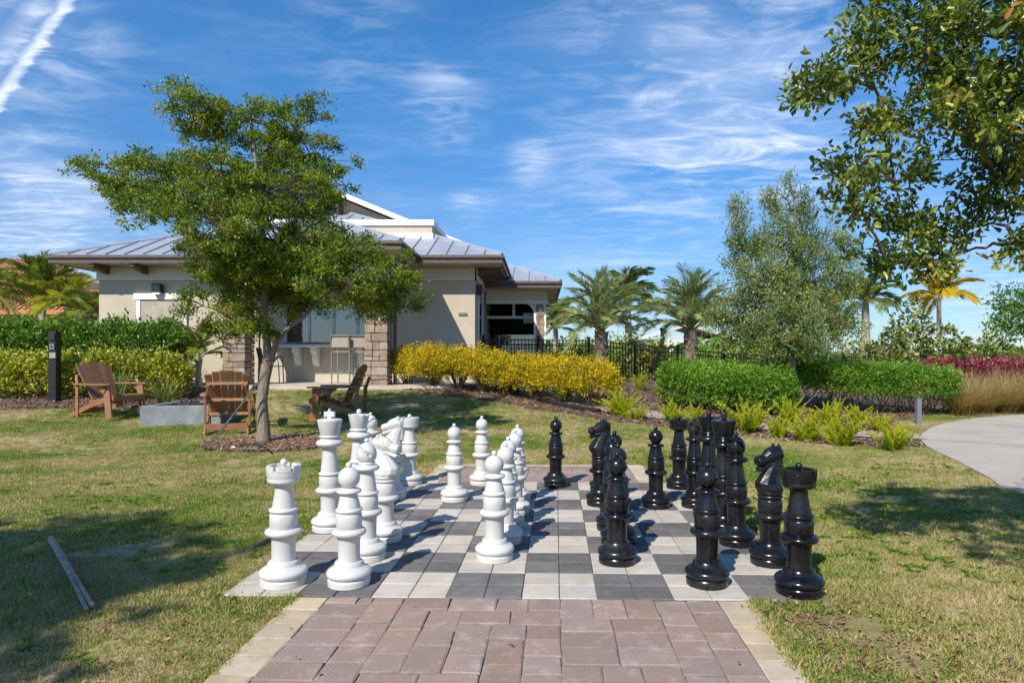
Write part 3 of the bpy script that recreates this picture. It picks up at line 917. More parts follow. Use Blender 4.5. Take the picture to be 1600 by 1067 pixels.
def column(x0, x1, y0, y1, z0, z1):
    c = MB().box((x0 + .05, y0 + .05, z0), (x1 - .05, y1 - .05, z1)).build('column', M['mortar'], house)
    z = z0
    flip = 0
    while z < z1 - .08:
        h = random.choice((.10, .14, .14, .18, .20))
        h = min(h, z1 - z)
        if z1 - z - h < .08: h = z1 - z
        w = x1 - x0
        cuts = random.choice(([.45, .55], [.6, .4], [.35, .3, .35], [.3, .7], [.5, .5]))
        x = x0
        for q in cuts:
            stone(c, x + q * w / 2, y0 + .04 + random.uniform(-.012, .01), z, q * w, .09, h); x += q * w
        for sx in (x0 + .045, x1 - .045):
            sg = random.choice(([.5, .5], [.35, .65], [.6, .4])); yy = y0 + .09; dd = y1 - y0 - .09
            for q in sg:
                stone(c, sx + random.uniform(-.01, .01), yy + q * dd / 2, z, .09, q * dd - .012, h); yy += q * dd
        z += h
    return c
column(-7.33, -6.81, 15.1, 15.62, GZ, 3.09)
column(-4.06, -3.53, 15.1, 15.62, GZ, 3.09)
# porch beam and its cap blocks
MB().box((-7.38, 15.12, 3.09), (-3.48, 15.60, EZ - .185)).box((-7.30, 15.6, 3.12), (-6.86, 16.95, EZ - .185)).box((-4.0, 15.6, 3.12), (-3.56, 16.95, EZ - .185)).build('porch_beam', M['stucco_pale'], house)
MB().box((-7.42, 15.06, 3.06), (-6.76, 15.66, 3.14)).build('capital', M['trim'], house)
MB().box((-4.1, 15.06, 3.06), (-3.44, 15.66, 3.14)).build('capital', M['trim'], house)
# dark downpipe beside the inner column
MB().tube([(-3.44, 15.5, GZ), (-3.44, 15.5, EZ - .2)], .045, 8).build('downpipe', M['fascia'], house, 40)

# blind window on the left wall
def window(x0, x1, z0, z1, y, pane_m, frame_m, mull=(), fw=.10, hd=.16, sill=True):
    w = MB().box((x0, y - .03, z0), (x1, y + .01, z1)).build('window', pane_m, house)
    f = MB().box((x0 - fw, y - .05, z0), (x0, y - .002, z1)).box((x1, y - .05, z0), (x1 + fw, y - .002, z1)).box((x0 - fw - .06, y - .07, z1), (x1 + fw + .06, y - .002, z1 + hd))
    if sill: f.box((x0 - fw - .05, y - .09, z0 - .08), (x1 + fw + .05, y - .002, z0))
    for mx in mull: f.box((mx - .03, y - .055, z0), (mx + .03, y - .031, z1))
    f.build('frame', frame_m, w)
    return w
window(-10.35, -9.25, 1.5, 2.80, 16.99, M['blind'], M['trim'])
# lantern
wl = MB().box((-9.97, 16.78, 2.98), (-9.75, 16.94, 3.20)).build('wall_lamp', M['black_metal'], house, bevel=.01)
MB().box((-9.95, 16.80, 2.92), (-9.77, 16.93, 2.978)).build('shade', M['trim'], wl)
MB().box((-9.93, 16.942, 2.96), (-9.79, 16.992, 3.16)).build('bracket', M['black_metal'], wl)
# serving window with counter and corbels, in the porch
mb_x0, mb_x1 = -6.55, -4.12
sw = window(mb_x0, mb_x1, 1.70, 2.62, 16.97, M['glass'], M['frame_blue'], mull=(-5.97, -5.34, -4.72), fw=.09, hd=.10, sill=False)
MB().box((mb_x0 - .12, 16.52, 1.56), (mb_x1 + .12, 16.95, 1.625)).build('counter', M['frame_blue'], house, bevel=.008)
for x in (-6.25, -5.78, -4.6):
    pr = [(0, 0), (.34, 0), (.34, -.10), (.24, -.16), (.20, -.30), (.14, -.40), (.05, -.48), (0, -.48)]
    mb = MB(); n = len(pr); vs_ = []
    for w in (-.075, .075):
        for a_, b in pr: vs_.append((x + w, 16.99 - a_, 1.558 + b))
    mb.add(vs_, [tuple(range(n)), tuple(range(2 * n - 1, n - 1, -1))] + [(k, n + k, n + (k + 1) % n, (k + 1) % n) for k in range(n)])
    mb.build('corbel', M['trim'], house)
# small plaque on the shaded wall
MB().box((-2.12, 16.972, 2.39), (-1.90, 16.998, 2.46)).build('plaque', M['alu'], house)
# side wall: white door surround and lamp
MB().box((-1.698, 17.75, GZ), (-1.66, 17.87, 3.0)).box((-1.698, 18.85, GZ), (-1.66, 18.97, 3.0)).box((-1.698, 17.70, 3.0), (-1.65, 19.02, 3.16)).build('door_frame', M['trim'], house)
MB().box((-1.697, 17.872, GZ), (-1.68, 18.848, 2.998)).build('side_door', M['glass'], house)
MB().box((-1.697, 17.28, 2.95), (-1.55, 17.44, 3.22)).build('wall_lamp', M['black_metal'], house)
# open pavilion at the back
PZ = 3.55
pav = (-1.70, .17, 20.0)
hp = hip_roof(-4.2, 19.3, .60, 27.0, PZ, name='roof')
MB().box((-1.66, 19.96, 2.98), (.21, 20.2, PZ - .185)).box((.0, 20.2, 2.98), (.21, 26, PZ - .185)).build('pavilion_beam', M['stucco_pale'], house)
MB().box((-1.66, 19.93, 2.93), (.24, 19.957, 3.02)).build('moulding', M['trim'], house)
MB().box((-.20, 19.98, GZ), (.17, 20.35, 2.98)).build('pavilion_post', M['trim'], house)
for k in range(13):
    z = GZ + .25 + k * .155
    for q in (0, 1):
        w = .10 if (k + q) % 2 else .13
        x = -.075 if q == 0 else .045
        o = MB().box((x - w / 2 + .003, 19.95, z), (x + w / 2 - .003, 19.978, z + .147)).build('stone', M['stone'], house)
pl = MB().box((-.05, 19.93, 2.55), (.05, 19.978, 2.8)).build('wall_lamp', M['alu'], house)
# curved brace between post and beam
mb = MB(); arc = []
for k in range(9):
    t = math.pi / 2 * k / 8
    arc.append((-.20 - .38 + .38 * math.cos(t), 2.60 + .38 * math.sin(t)))
poly = arc + [(-.20, 2.979)] ; n = len(poly)
vs_ = [(x, 20.0, z) for x, z in poly] + [(x, 20.2, z) for x, z in poly]
mb.add(vs_, [tuple(range(n)), tuple(range(2 * n - 1, n - 1, -1))] + [(k, n + k, n + (k + 1) % n, (k + 1) % n) for k in range(n)])
mb.build('arch_brace', M['trim'], house)
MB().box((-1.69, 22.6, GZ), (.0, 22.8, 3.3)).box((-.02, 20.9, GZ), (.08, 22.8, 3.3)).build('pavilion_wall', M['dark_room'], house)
MB().box((-1.6, 22.53, .75), (-.1, 22.598, 2.08)).build('window', M['glass'], house)
MB().box((-1.69, 20.6, 2.52), (.0, 20.68, 2.60)).box((-.88, 20.61, 2.6), (-.80, 20.67, 3.2)).build('screen_rail', M['trim'], house)
MB().box((-1.66, 21.6, 2.13), (-.58, 21.7, 2.78)).build('television', M['screen'], house, bevel=.01)
MB().box((-.56, 21.5, 2.42), (-.2, 21.62, 2.76)).build('cabinet', M['alu'], house)
# low rear wing showing behind the left wall
hb('rear_wing', M['stucco'], (-16.4, 24.0, GZ), (-11.6, 28, 3.7))
MB().slab([(-17.0, 23.3, 3.95), (-11.4, 23.3, 3.95), (-11.4, 28, 5.2), (-15.0, 28, 5.2)], .16).build('rear_roof', M['roof'], house)
MB().box((-17.05, 23.2, 3.72), (-11.4, 23.297, 3.94)).build('fascia', M['fascia'], house)

# neighbour's tiled roof far left
nb = empty('tiled_house', (-27, 36, .6), 0, 'far house with a terracotta tiled hip roof behind the palms', 'building')
MB().box((-40, 33, .6), (-23.5, 45, 3.6)).build('wall', M['stucco'], nb)
mb = MB(); mb.slab([(-41, 32, 3.6), (-22.5, 32, 3.6), (-29.5, 39, 7.1), (-33, 39, 7.1)], .2).slab([(-22.5, 32, 3.6), (-22.5, 46, 3.6), (-29.5, 39, 7.1)], .2)
nroof = mb.build('roof', M['clay'], nb)
mb = MB()
for k in range(1, 60):
    x = -41 + 18.5 * k / 60; d = min(max((-22.5 - x), 0), max(x + 41, 0), 7.0)
    if d < .3: continue
    mb.tube([(x, 32.02, 3.62), (x, 32 + d, 3.62 + .5 * d)], .1, 5)
o = mb.build('tile_courses', M['clay'], nroof); o['kind'] = 'stuff'

# ================================================================== CHESS PIECES
def arc_prof(r, z, rr, zz, a0, a1, n=8):
    """(r,z) points of an elliptical bulge about (r,z)"""
    return [(r + rr * math.cos(R(a0 + (a1 - a0) * k / n)), z + zz * math.sin(R(a0 + (a1 - a0) * k / n))) for k in range(n + 1)]

def lower_profiles(s=1.0):
    base = [(.112, .0), (.118, .004), (.119, .035), (.115, .040), (.113, .044)] + arc_prof(.092, .070, .034, .028, -60, 70, 8) + [(.090, .105), (.084, .110), (.080, .128), (.075, .135), (.066, .136)]
    shaft = [(.062, .134), (.061, .16), (.062, .255), (.066, .270)]
    ring_ = [(.066, .268)] + arc_prof(.066, .300, .031, .022, -88, 88, 10) + [(.070, .327), (.072, .335)]
    drum = [(.070, .333), (.0725, .338), (.0725, .398), (.070, .403), (.066, .406), (.066, .412)] + arc_prof(.066, .424, .010, .010, -80, 80, 6) + [(.064, .437)]
    return base, shaft, ring_, drum

def ball(r, z, n=12, a0=-80, a1=90):
    return [(max(.0005, r * math.cos(R(a0 + (a1 - a0) * k / n))), z + r * math.sin(R(a0 + (a1 - a0) * k / n))) for k in range(n + 1)]

def lathe_part(name, prof, m, parent, n=36):
    return MB().lathe(prof, n).build(name, m, parent, smooth=32, rel=False)

def make_piece(kind, color):
    m = M[color]
    root = empty('chess_' + kind)
    base, shaft, ring_, drum = lower_profiles()
    sc = {'king': 1.06, 'queen': 1.03, 'bishop': 1.0, 'knight': 1.02, 'rook': 1.06, 'pawn': 1.0}[kind]
    w = lambda p, k=sc: [(r * k, z) for r, z in p]
    lathe_part('base', w(base), m, root)
    lathe_part('shaft', w(shaft), m, root)
    lathe_part('ring', w(ring_), m, root)
    lathe_part('drum', w(drum), m, root)
    if kind == 'pawn':
        lathe_part('neck', [(.064, .436), (.063, .445), (.056, .475), (.048, .505), (.046, .518)], m, root)
        lathe_part('collar', [(.045, .516)] + arc_prof(.052, .532, .018, .013, -85, 85, 8) + [(.044, .548), (.036, .552)], m, root)
        lathe_part('ball', ball(.0615, .607, 16, -62, 86), m, root)
        lathe_part('finial', [(.012, .664), (.011, .668)] + ball(.0175, .680, 10, -50, 90), m, root)
    elif kind == 'rook':
        lathe_part('neck', w([(.064, .436), (.063, .445), (.055, .49), (.048, .54), (.047, .562)], 1.0), m, root)
        lathe_part('turret', [(.046, .560), (.052, .568), (.078, .578), (.088, .588), (.090, .604), (.0885, .608), (.090, .612), (.0935, .64), (.0935, .655), (.072, .655), (.070, .664), (.02, .666)], m, root)
        mb = MB()
        for k in range(6):
            a0 = R(60 * k + 5); a1 = R(60 * k + 55); n = 6
            vs_ = []
            for z in (.650, .679):
                for rr in (.0715, .0955):
                    for q in range(n + 1):
                        t = a0 + (a1 - a0) * q / n
                        vs_.append((rr * math.cos(t), rr * math.sin(t), z))
            s = n + 1; fs = []
            for q in range(n):
                fs += [(2 * s + q, 3 * s + q, 3 * s + q + 1, 2 * s + q + 1), (q, 2 * s + q, 2 * s + q + 1, q + 1), (s + q, s + q + 1, 3 * s + q + 1, 3 * s + q)]
            fs += [(0, s, 3 * s, 2 * s), (n, 2 * s + n, 3 * s + n, s + n)]
            mb.add(vs_, fs)
        mb.build('battlements', m, root, smooth=35, rel=False)
        lathe_part('finial', [(.013, .640), (.012, .678), (.020, .682)] + ball(.0195, .696, 10, -40, 90), m, root)
    elif kind == 'bishop':
        lathe_part('neck', [(.064, .436), (.063, .445), (.055, .50), (.048, .55), (.047, .566)], m, root)
        lathe_part('collar', [(.046, .564)] + arc_prof(.058, .585, .024, .017, -85, 85, 8) + [(.050, .604), (.050, .612), (.053, .615), (.048, .622), (.040, .626)], m, root)
        # mitre with its slanting cut
        prof = []
        for k in range(20):
            t = k / 19
            z = .622 + .128 * t
            r = .063 * math.sqrt(max(0, 1 - ((t - .38) / .62) ** 2)) if t > .38 else .063 * math.sqrt(max(0, 1 - ((.38 - t) / .52) ** 2))
            prof.append((max(r * (1 - .22 * max(0, t - .6)), .004), z))
        mt = MB().lathe(prof, 36)
        me = mt.mesh('mitre', m, 40)
        bm = bmesh.new(); bm.from_mesh(me)
        # carve the groove: push vertices near a tilted plane inwards
        nrm = Vector((-.62, 0, .78)).normalized(); c0 = Vector((.028, 0, .700))
        bmesh.ops.subdivide_edges(bm, edges=bm.edges[:], cuts=1, use_grid_fill=True)
        for v in bm.verts:
            d = (v.co - c0).dot(nrm)
            if abs(d) < .0075 and v.co.x > -.012:
                ax = Vector((0, 0, v.co.z))
                v.co = ax + (v.co - ax) * .66
        bm.to_mesh(me); bm.free(); me.shade_smooth(); me.set_sharp_from_angle(angle=R(45))
        link(bpy.data.objects.new('mitre', me), root)
        lathe_part('finial', [(.010, .744)] + ball(.015, .760, 10, -50, 90), m, root)
    elif kind in ('king', 'queen'):
        H = .0 if kind == 'king' else -.012
        lathe_part('neck', w([(.064, .436), (.063, .445), (.058, .50), (.051, .57), (.048, .60), (.050, .622 + H)], 1.03), m, root)
        lathe_part('collar', [(.052, .618 + H)] + arc_prof(.066, .652 + H, .033, .026, -80, 80, 10) + [(.070, .680 + H), (.064, .688 + H), (.063, .694 + H)] + arc_prof(.066, .702 + H, .011, .008, -80, 80, 6) + [(.066, .713 + H)], m, root)
        if kind == 'king':
            lathe_part('crown', [(.066, .711), (.069, .716), (.091, .818), (.092, .824), (.088, .829), (.052, .836), (.03, .838)], m, root)
            th = .017
            pl = [(-.015, .832), (.015, .832), (.015, .850), (.040, .846), (.040, .888), (.017, .884), (.0, .914), (-.017, .884), (-.040, .888), (-.040, .846), (-.015, .850)]
            n = len(pl); mb = MB()
            mb.add([(0 - th, x, z) for x, z in pl] + [(th, x, z) for x, z in pl], [tuple(range(n)), tuple(range(2 * n - 1, n - 1, -1))] + [(k, n + k, n + (k + 1) % n, (k + 1) % n) for k in range(n)])
            mb.build('cross', m, root, bevel=.004, rel=False)
        else:
            mb = MB(); n = 48; vs_ = []
            prof = [(.062, .699), (.065, .703), (.083, .795), (.087, .812), (.078, .812), (.03, .822), (.004, .824)]
            for q, (r, z) in enumerate(prof):
                for k in range(n):
                    t = 2 * math.pi * k / n; s = math.cos(8 * t)
                    f = {2: 1 + .012 * s, 3: 1 + .05 * s, 4: 1 + .04 * s}.get(q, 1); dz = .006 * s if q in (3, 4) else 0
                    vs_.append((r * f * math.cos(t), r * f * math.sin(t), z + dz))
            fs = [(q * n + k, q * n + (k + 1) % n, (q + 1) * n + (k + 1) % n, (q + 1) * n + k) for q in range(len(prof) - 1) for k in range(n)] + [tuple(range(n - 1, -1, -1)), tuple(range((len(prof) - 1) * n, len(prof) * n))]
            mb.add(vs_, fs).build('crown', m, root, smooth=35, rel=False)
            lathe_part('finial', [(.016, .816), (.013, .823)] + ball(.021, .841, 10, -50, 90), m, root)
    else:
        # knight facing +X: faceted breast and neck, then the head
        def loft(secs, n=10, pw=1.0):
            vs_, fs = [], []
            for c, u, hu, hv in secs:                   # centre, unit 'front' axis in the xz plane, half sizes
                u = Vector(u).normalized()
                for k in range(n):
                    t = 2 * math.pi * (k + .5) / n
                    cu, sv = math.cos(t), math.sin(t)
                    vs_.append(Vector(c) + u * (hu * cu) + Vector((0, 1, 0)) * (hv * sv))
            for q in range(len(secs) - 1):
                for k in range(n):
                    fs.append((q * n + k, q * n + (k + 1) % n, (q + 1) * n + (k + 1) % n, (q + 1) * n + k))
            fs += [tuple(range(n - 1, -1, -1)), tuple(range((len(secs) - 1) * n, len(secs) * n))]
            return vs_, fs
        lathe_part('seat', [(.066, .436), (.074, .440), (.078, .450), (.072, .458)], m, root, 24)
        X1 = (1, 0, 0)
        neck = MB().add(*loft([((0, 0, .452), X1, .078, .076), ((.006, 0, .475), X1, .092, .080), ((.014, 0, .505), (1, 0, .1), .090, .072), ((-.004, 0, .545), (1, 0, .25), .072, .056),
                               ((-.026, 0, .590), (1, 0, .3), .056, .044), ((-.040, 0, .635), (1, 0, .2), .054, .038), ((-.046, 0, .680), (1, 0, .1), .054, .036), ((-.050, 0, .710), X1, .046, .032), ((-.054, 0, .722), X1, .028, .02)]))
        neck.build('neck', m, root, bevel=.004, rel=False)
        hd = MB().add(*loft([((-.075, 0, .692), (.35, 0, 1), .046, .038), ((-.035, 0, .686), (.35, 0, 1), .056, .048), ((.012, 0, .672), (.35, 0, 1), .050, .044), ((.048, 0, .656), (.38, 0, 1), .034, .031),
                             ((.070, 0, .650), (.35, 0, 1), .036, .036), ((.094, 0, .643), (.3, 0, 1), .034, .034), ((.104, 0, .640), (.3, 0, 1), .022, .024)]))
        h = hd.build('head', m, root, bevel=.004, rel=False)
        # mouth: a lower jaw set off from the upper lip
        MB().add(*loft([((.0, 0, .630), (.5, 0, 1), .026, .032), ((.045, 0, .610), (.4, 0, 1), .018, .027), ((.088, 0, .596), (.3, 0, 1), .017, .030), ((.096, 0, .594), (.3, 0, 1), .011, .02)], 8)).build('jaw', m, h, bevel=.003, rel=False)
        for s in (-1, 1):
            MB().add(*loft([((-.050, s * .024, .712), X1, .018, .014), ((-.048, s * .027, .730), X1, .014, .011), ((-.040, s * .027, .752), X1, .003, .003)], 6)).build('ear', m, h, rel=False)
            MB().lathe([(.001, -.005), (.008, -.003), (.009, .002), (.005, .006), (.001, .007)], 10).build('eye', m, h, smooth=40, rel=False).location = (.0, s * .038, .692)
        mn = MB()
        for k in range(2, 9):
            t = k / 8
            p = Vector((-.098 + .006 * math.sin(t * 6), 0, .715 - .17 * t)); p.x += .012 * t
            mn.bar((p.x + .02, 0, p.z + .004), (p.x - .001, 0, p.z - .003), .030, .014, side=(0, 1, 0))
        mn.build('mane', m, root, bevel=.003, rel=False)
    return root

PIECES = {
 'white': [
  ('rook', 443, 3.76, 20, 'white rook standing at the near left corner, closest white piece to the grass'),
  ('pawn', 545.5, 3.75, 0, 'white pawn at the front edge next to the near white rook'),
  ('bishop', 573, 4.226, 205, 'white bishop just behind the front edge pawn, hiding part of a knight'),
  ('king', 515, 4.93, 90, 'tall white king with a cross on its crown at the left edge'),
  ('queen', 560, 5.5, 0, 'white queen with scalloped crown behind the white king'),
  ('bishop', 580, 6.2, -20, 'white bishop mostly hidden behind the white queen'),
  ('knight', 601, 4.655, -8, 'nearer white knight, its muzzle turned towards the black pieces'),
  ('knight', 614, 6.05, 178, 'farther white knight facing the lawn in front of the far white rook'),
  ('rook', 640, 6.71, 5, 'white rook at the far left corner beyond both knights'),
  ('pawn', 710, 5.94, 0, 'white pawn standing alone between the far white rook and the centre line'),
  ('pawn', 752.5, 6.70, 0, 'farthest white pawn, on the last row beside the brick walk'),
  ('pawn', 773, 4.213, 0, 'white pawn at the front of the centre line of white pawns'),
  ('pawn', 789, 4.60, 0, 'second white pawn in the centre line, right behind its front pawn'),
  ('pawn', 794, 4.97, 0, 'third white pawn in the centre line, mostly covered'),
  ('pawn', 805, 5.44, 0, 'fourth white pawn in the centre line'),
  ('pawn', 808, 5.84, 0, 'rearmost white pawn in the centre line'),
 ],
 'black': [
  ('pawn', 868, 6.59, 0, 'black pawn alone at the far edge by the brick walk'),
  ('knight', 938, 5.77, 190, 'farther black knight behind the line of black pawns'),
  ('pawn', 964.5, 4.153, 0, 'black pawn at the front of the line of black pawns'),
  ('pawn', 966, 4.56, 0, 'second black pawn in the line, behind its front pawn'),
  ('pawn', 956.5, 4.95, 0, 'third black pawn in the line, left of the others'),
  ('pawn', 960, 5.36, 0, 'rear black pawn in the line, beside the farther black knight'),
  ('pawn', 941, 6.35, 0, 'black pawn hidden behind the farther black knight'),
  ('pawn', 1025, 5.69, 0, 'lone black pawn between the pawn line and the far black rook'),
  ('rook', 1061, 6.51, 12, 'black rook at the far right corner near the ferns'),
  ('bishop', 1086, 5.70, 205, 'black bishop between the far black rook and the black queen'),
  ('queen', 1107, 5.30, 0, 'black queen with flared crown beside the black king'),
  ('king', 1131, 4.85, 0, 'tall black king with a cross seen edge-on'),
  ('bishop', 1151, 4.56, 215, 'nearer black bishop with a slashed mitre at the right edge'),
  ('pawn', 1104.5, 3.755, 0, 'black pawn on a pale square near the front edge'),
  ('knight', 1203, 4.13, 200, 'nearer black knight beside the front black rook'),
  ('rook', 1248.7, 3.617, 0, 'black rook at the near right corner of the board'),
 ]}
for color in ('white', 'black'):
    proto = {}
    for kind, px, Yd, rz, lab in PIECES[color]:
        o = proto.get(kind)
        if o is None:
            o = proto[kind] = make_piece(kind, color)
        else:
            o = dup_tree(o)
        o.location = ((px - CX) / FOC * Yd, Yd, TOP)
        o.rotation_euler = (random.gauss(0, .004), random.gauss(0, .004), R(rz))
        props(o, lab, 'chess piece', color + ' chess pieces on the board')

# ================================================================== FURNITURE
def adirondack():
    root = empty('garden_chair')
    m = M['wood']
    # faces +Y, base on z=0
    for s in (-1, 1):
        x = s * .30
        # long seat rail that runs to the ground at the back (also the rear leg)
        mb = MB(); th = .028
        side = [(.44, .30), (.46, .37), (.40, .375), (.0, .27), (-.52, .06), (-.55, .0), (-.46, .0), (-.05, .17), (.30, .275)]
        n = len(side)
        mb.add([(x - th / 2, y, z) for y, z in side] + [(x + th / 2, y, z) for y, z in side], [tuple(range(n)), tuple(range(2 * n - 1, n - 1, -1))] + [(k, n + k, n + (k + 1) % n, (k + 1) % n) for k in range(n)])
        mb.build('rear_leg', m, root, bevel=.004, rel=False)
        MB().bar((s * .335, .40, 0), (s * .335, .34, .56), .13, .03, side=(0, 1, 0)).build('front_leg', m, root, bevel=.004, rel=False)
        MB().bar((s * .315, -.34, .0), (s * .315, -.34, .56), .065, .03, side=(0, 1, 0)).bar((s * .315, -.335, .5), (s * .255, -.43, .74), .05, .03, side=(0, 1, 0)).build('back_post', m, root, bevel=.004, rel=False)
        mb = MB()
        arm = [(.47, .02), (.49, .10), (.44, .15), (.2, .145), (-.10, .12), (-.38, .06), (-.40, 0), (-.2, -.01), (.2, -.015)]
        ax = [(s * (.30 + w), y) for y, w in arm]
        n = len(ax)
        mb.add([(a_, b, .565) for a_, b in ax] + [(a_, b, .592) for a_, b in ax], [tuple(range(n)), tuple(range(2 * n - 1, n - 1, -1))] + [(k, n + k, n + (k + 1) % n, (k + 1) % n) for k in range(n)])
        mb.build('arm', m, root, bevel=.005, rel=False)
        MB().bar((s * .352, .33, .46), (s * .352, .20, .565), .10, .025, side=(0, 1, 0)).build('arm_brace', m, root, rel=False)
    for k in range(6):
        t = k / 5
        y = .42 - .46 * t; z = .385 - .118 * t
        MB().bar((-.32, y, z), (.32, y, z), .082, .022, side=(0, 1, -.25)).build('seat_slat', m, root, bevel=.004, rel=False)
    MB().bar((-.32, .465, .335), (.32, .465, .335), .022, .085, side=(0, 1, 0)).build('front_apron', m, root, bevel=.004, rel=False)
    nb_ = 6
    for k in range(nb_):
        a_ = (k - (nb_ - 1) / 2)
        x0, x1 = a_ * .085, a_ * .108
        top = .97 - .010 * a_ * a_
        yt = -.05 - (top - .24) * .49
        p0, p1 = Vector((x0, -.03, .23)), Vector((x1, yt, top))
        d = (p1 - p0).normalized(); sd = Vector((1, 0, 0)); sd = (sd - d * sd.dot(d)).normalized(); nn = d.cross(sd)
        vs_ = []
        for tt in (-.011, .011):
            for (e, w) in ((0, .039), (1, .0515)):
                q = p0.lerp(p1, e)
                vs_ += [q - sd * w + nn * tt, q + sd * w + nn * tt]
        mb = MB().add(vs_, [(0, 1, 3, 2), (4, 6, 7, 5), (0, 2, 6, 4), (1, 5, 7, 3), (2, 3, 7, 6), (0, 4, 5, 1)])
        mb.build('back_slat', m, root, bevel=.004, rel=False)
    def by(z): return -.05 - (z - .24) * .49 - .03
    for z, w in ((.76, .58), (.50, .60), (.27, .56)):
        MB().bar((-w / 2, by(z), z), (w / 2, by(z), z), .05, .032, side=(0, .3, 1)).build('back_rail', m, root, bevel=.004, rel=False)
    MB().bar((-.30, -.45, .10), (.30, -.45, .10), .10, .025, side=(0, 0, 1)).build('rear_stretcher', m, root, bevel=.004, rel=False)
    return root
ch = adirondack()
def face(o, px, py, ang, label):
    p = gnd(px, py); o.location = p; o.rotation_euler = (0, 0, R(ang)); props(o, label, 'chair', 'garden chairs round the fire pit')
    # tilt with the slope
    return p
face(ch, 170, 650, -106, 'brown slatted garden chair by the black power post, facing the fire pit')
face(dup_tree(ch), 359, 672, 20, 'brown slatted garden chair with its back to the board beside the tree trunk')
face(dup_tree(ch), 534, 655, 92, 'brown slatted garden chair seen side-on in front of the bar stools')

# fire pit
fp = gnd(283, 664); fp = Vector((fp.x, fp.y + .62, float(T(fp.x, fp.y + .3))))
fr = empty('fire_pit', fp, R(4), 'low square grey concrete fire pit between the garden chairs', 'fire pit')
mb = MB(); w, h, t = .68, .30, .13
mb.box((-w, -w, -.1), (w, -w + t, h)).box((-w, w - t, -.1), (w, w, h)).box((-w, -w + t, -.1), (-w + t, w - t, h)).box((w - t, -w + t, -.1), (w, w - t, h))
mb.build('rim', M['firepit'], fr, bevel=.012, rel=False)
mb = MB()
for k in range(240):
    x, y = random.uniform(-w + t + .03, w - t - .03), random.uniform(-w + t + .03, w - t - .03)
    s = random.uniform(.025, .055); z = h - .03 + random.uniform(-.02, .03)
    q = [Vector((random.gauss(0, 1), random.gauss(0, 1), random.gauss(0, 1))).normalized() * s * random.uniform(.7, 1.2) for _ in range(6)]
    q = [Vector((s, 0, 0)), Vector((-s, 0, 0)), Vector((0, s, 0)), Vector((0, -s, 0)), Vector((0, 0, s)), Vector((0, 0, -s))]
    rot = Matrix.Rotation(random.random() * 6, 3, 'Z') @ Matrix.Rotation(random.random() * 6, 3, 'X')
    mb.add([Vector((x, y, z)) + rot @ (v * random.uniform(.7, 1.15)) for v in q], [(0, 2, 4), (2, 1, 4), (1, 3, 4), (3, 0, 4), (2, 0, 5), (1, 2, 5), (3, 1, 5), (0, 3, 5)])
o = mb.build('lava_rock', M['lava'], fr, rel=False); o['kind'] = 'stuff'

# bar stools and a patio chair
def bar_stool():
    root = empty('bar_stool'); m = M['alu']
    H = .76
    for sx in (-1, 1):
        MB().bar((sx * .22, -.20, 0), (sx * .22, -.20, H), .028, .028).build('front_leg', m, root, rel=False)
        MB().bar((sx * .22, .20, 0), (sx * .22, .20, H), .028, .028).bar((sx * .22, .20, H), (sx * .22, .26, 1.16), .028, .028).build('rear_leg', m, root, rel=False)
        MB().bar((sx * .22, -.20, .26), (sx * .22, .20, .26), .024, .024, side=(0, 0, 1)).build('stretcher', m, root, rel=False)
        MB().bar((sx * .24, -.18, H + .20), (sx * .24, .22, H + .20), .035, .022, side=(1, 0, 0)).bar((sx * .24, -.18, H + .2), (sx * .22, -.2, H), .022, .022).build('arm', m, root, rel=False)
    MB().bar((-.22, -.20, .30), (.22, -.20, .30), .024, .024, side=(0, 0, 1)).build('foot_rail', m, root, rel=False)
    MB().bar((-.22, .20, .26), (.22, .20, .26), .024, .024, side=(0, 0, 1)).build('stretcher', m, root, rel=False)
    MB().box((-.22, -.22, H), (.22, .20, H + .025)).build('seat', M['sling'], root, bevel=.008, rel=False)
    MB().bar((-.20, .205, H + .08), (-.20, .205, H + .081), .01, .01).box((-.205, .222, H + .12), (.205, .24, 1.15)).build('backrest', M['sling'], root, bevel=.006, rel=False)
    MB().bar((-.22, .26, 1.16), (.22, .26, 1.16), .03, .028, side=(0, 0, 1)).build('top_rail', m, root, rel=False)
    return root
st = bar_stool()
for k, (px, rz, lab) in enumerate(((537, 176, 'grey metal bar stool with taupe sling, farther from the stone column'), (562, 184, 'grey metal bar stool with taupe sling, beside the stone column'))):
    o = st if k == 0 else dup_tree(st)
    o.location = ((px - CX) / FOC * 15.85, 15.85 + .1 * k, GZ + .016); o.rotation_euler = (0, 0, R(rz))
    props(o, lab, 'bar stool', 'bar stools at the serving window')
def patio_chair():
    root = empty('patio_chair'); m = M['black_metal']
    for sx in (-1, 1):
        MB().tube([(sx * .24, -.24, 0), (sx * .24, -.22, .42), (sx * .26, -.2, .62), (sx * .26, .16, .64)], .013, 6).build('arm', m, root, rel=False)
        MB().tube([(sx * .24, .26, 0), (sx * .23, .20, .42), (sx * .22, .30, .88)], .013, 6).build('rear_leg', m, root, rel=False)
    MB().box((-.24, -.24, .41), (.24, .22, .43)).build('seat', M['rubber'], root, rel=False)
    MB().bar((0, .21, .46), (0, .295, .87), .43, .012).build('backrest', M['rubber'], root, rel=False)
    return root
pc = patio_chair()
pc.location = ((424 - CX) / FOC * 16.1, 16.1, GZ + .016); pc.rotation_euler = (0, 0, R(100))
props(pc, 'black metal patio armchair behind the tree trunk on the porch', 'chair')

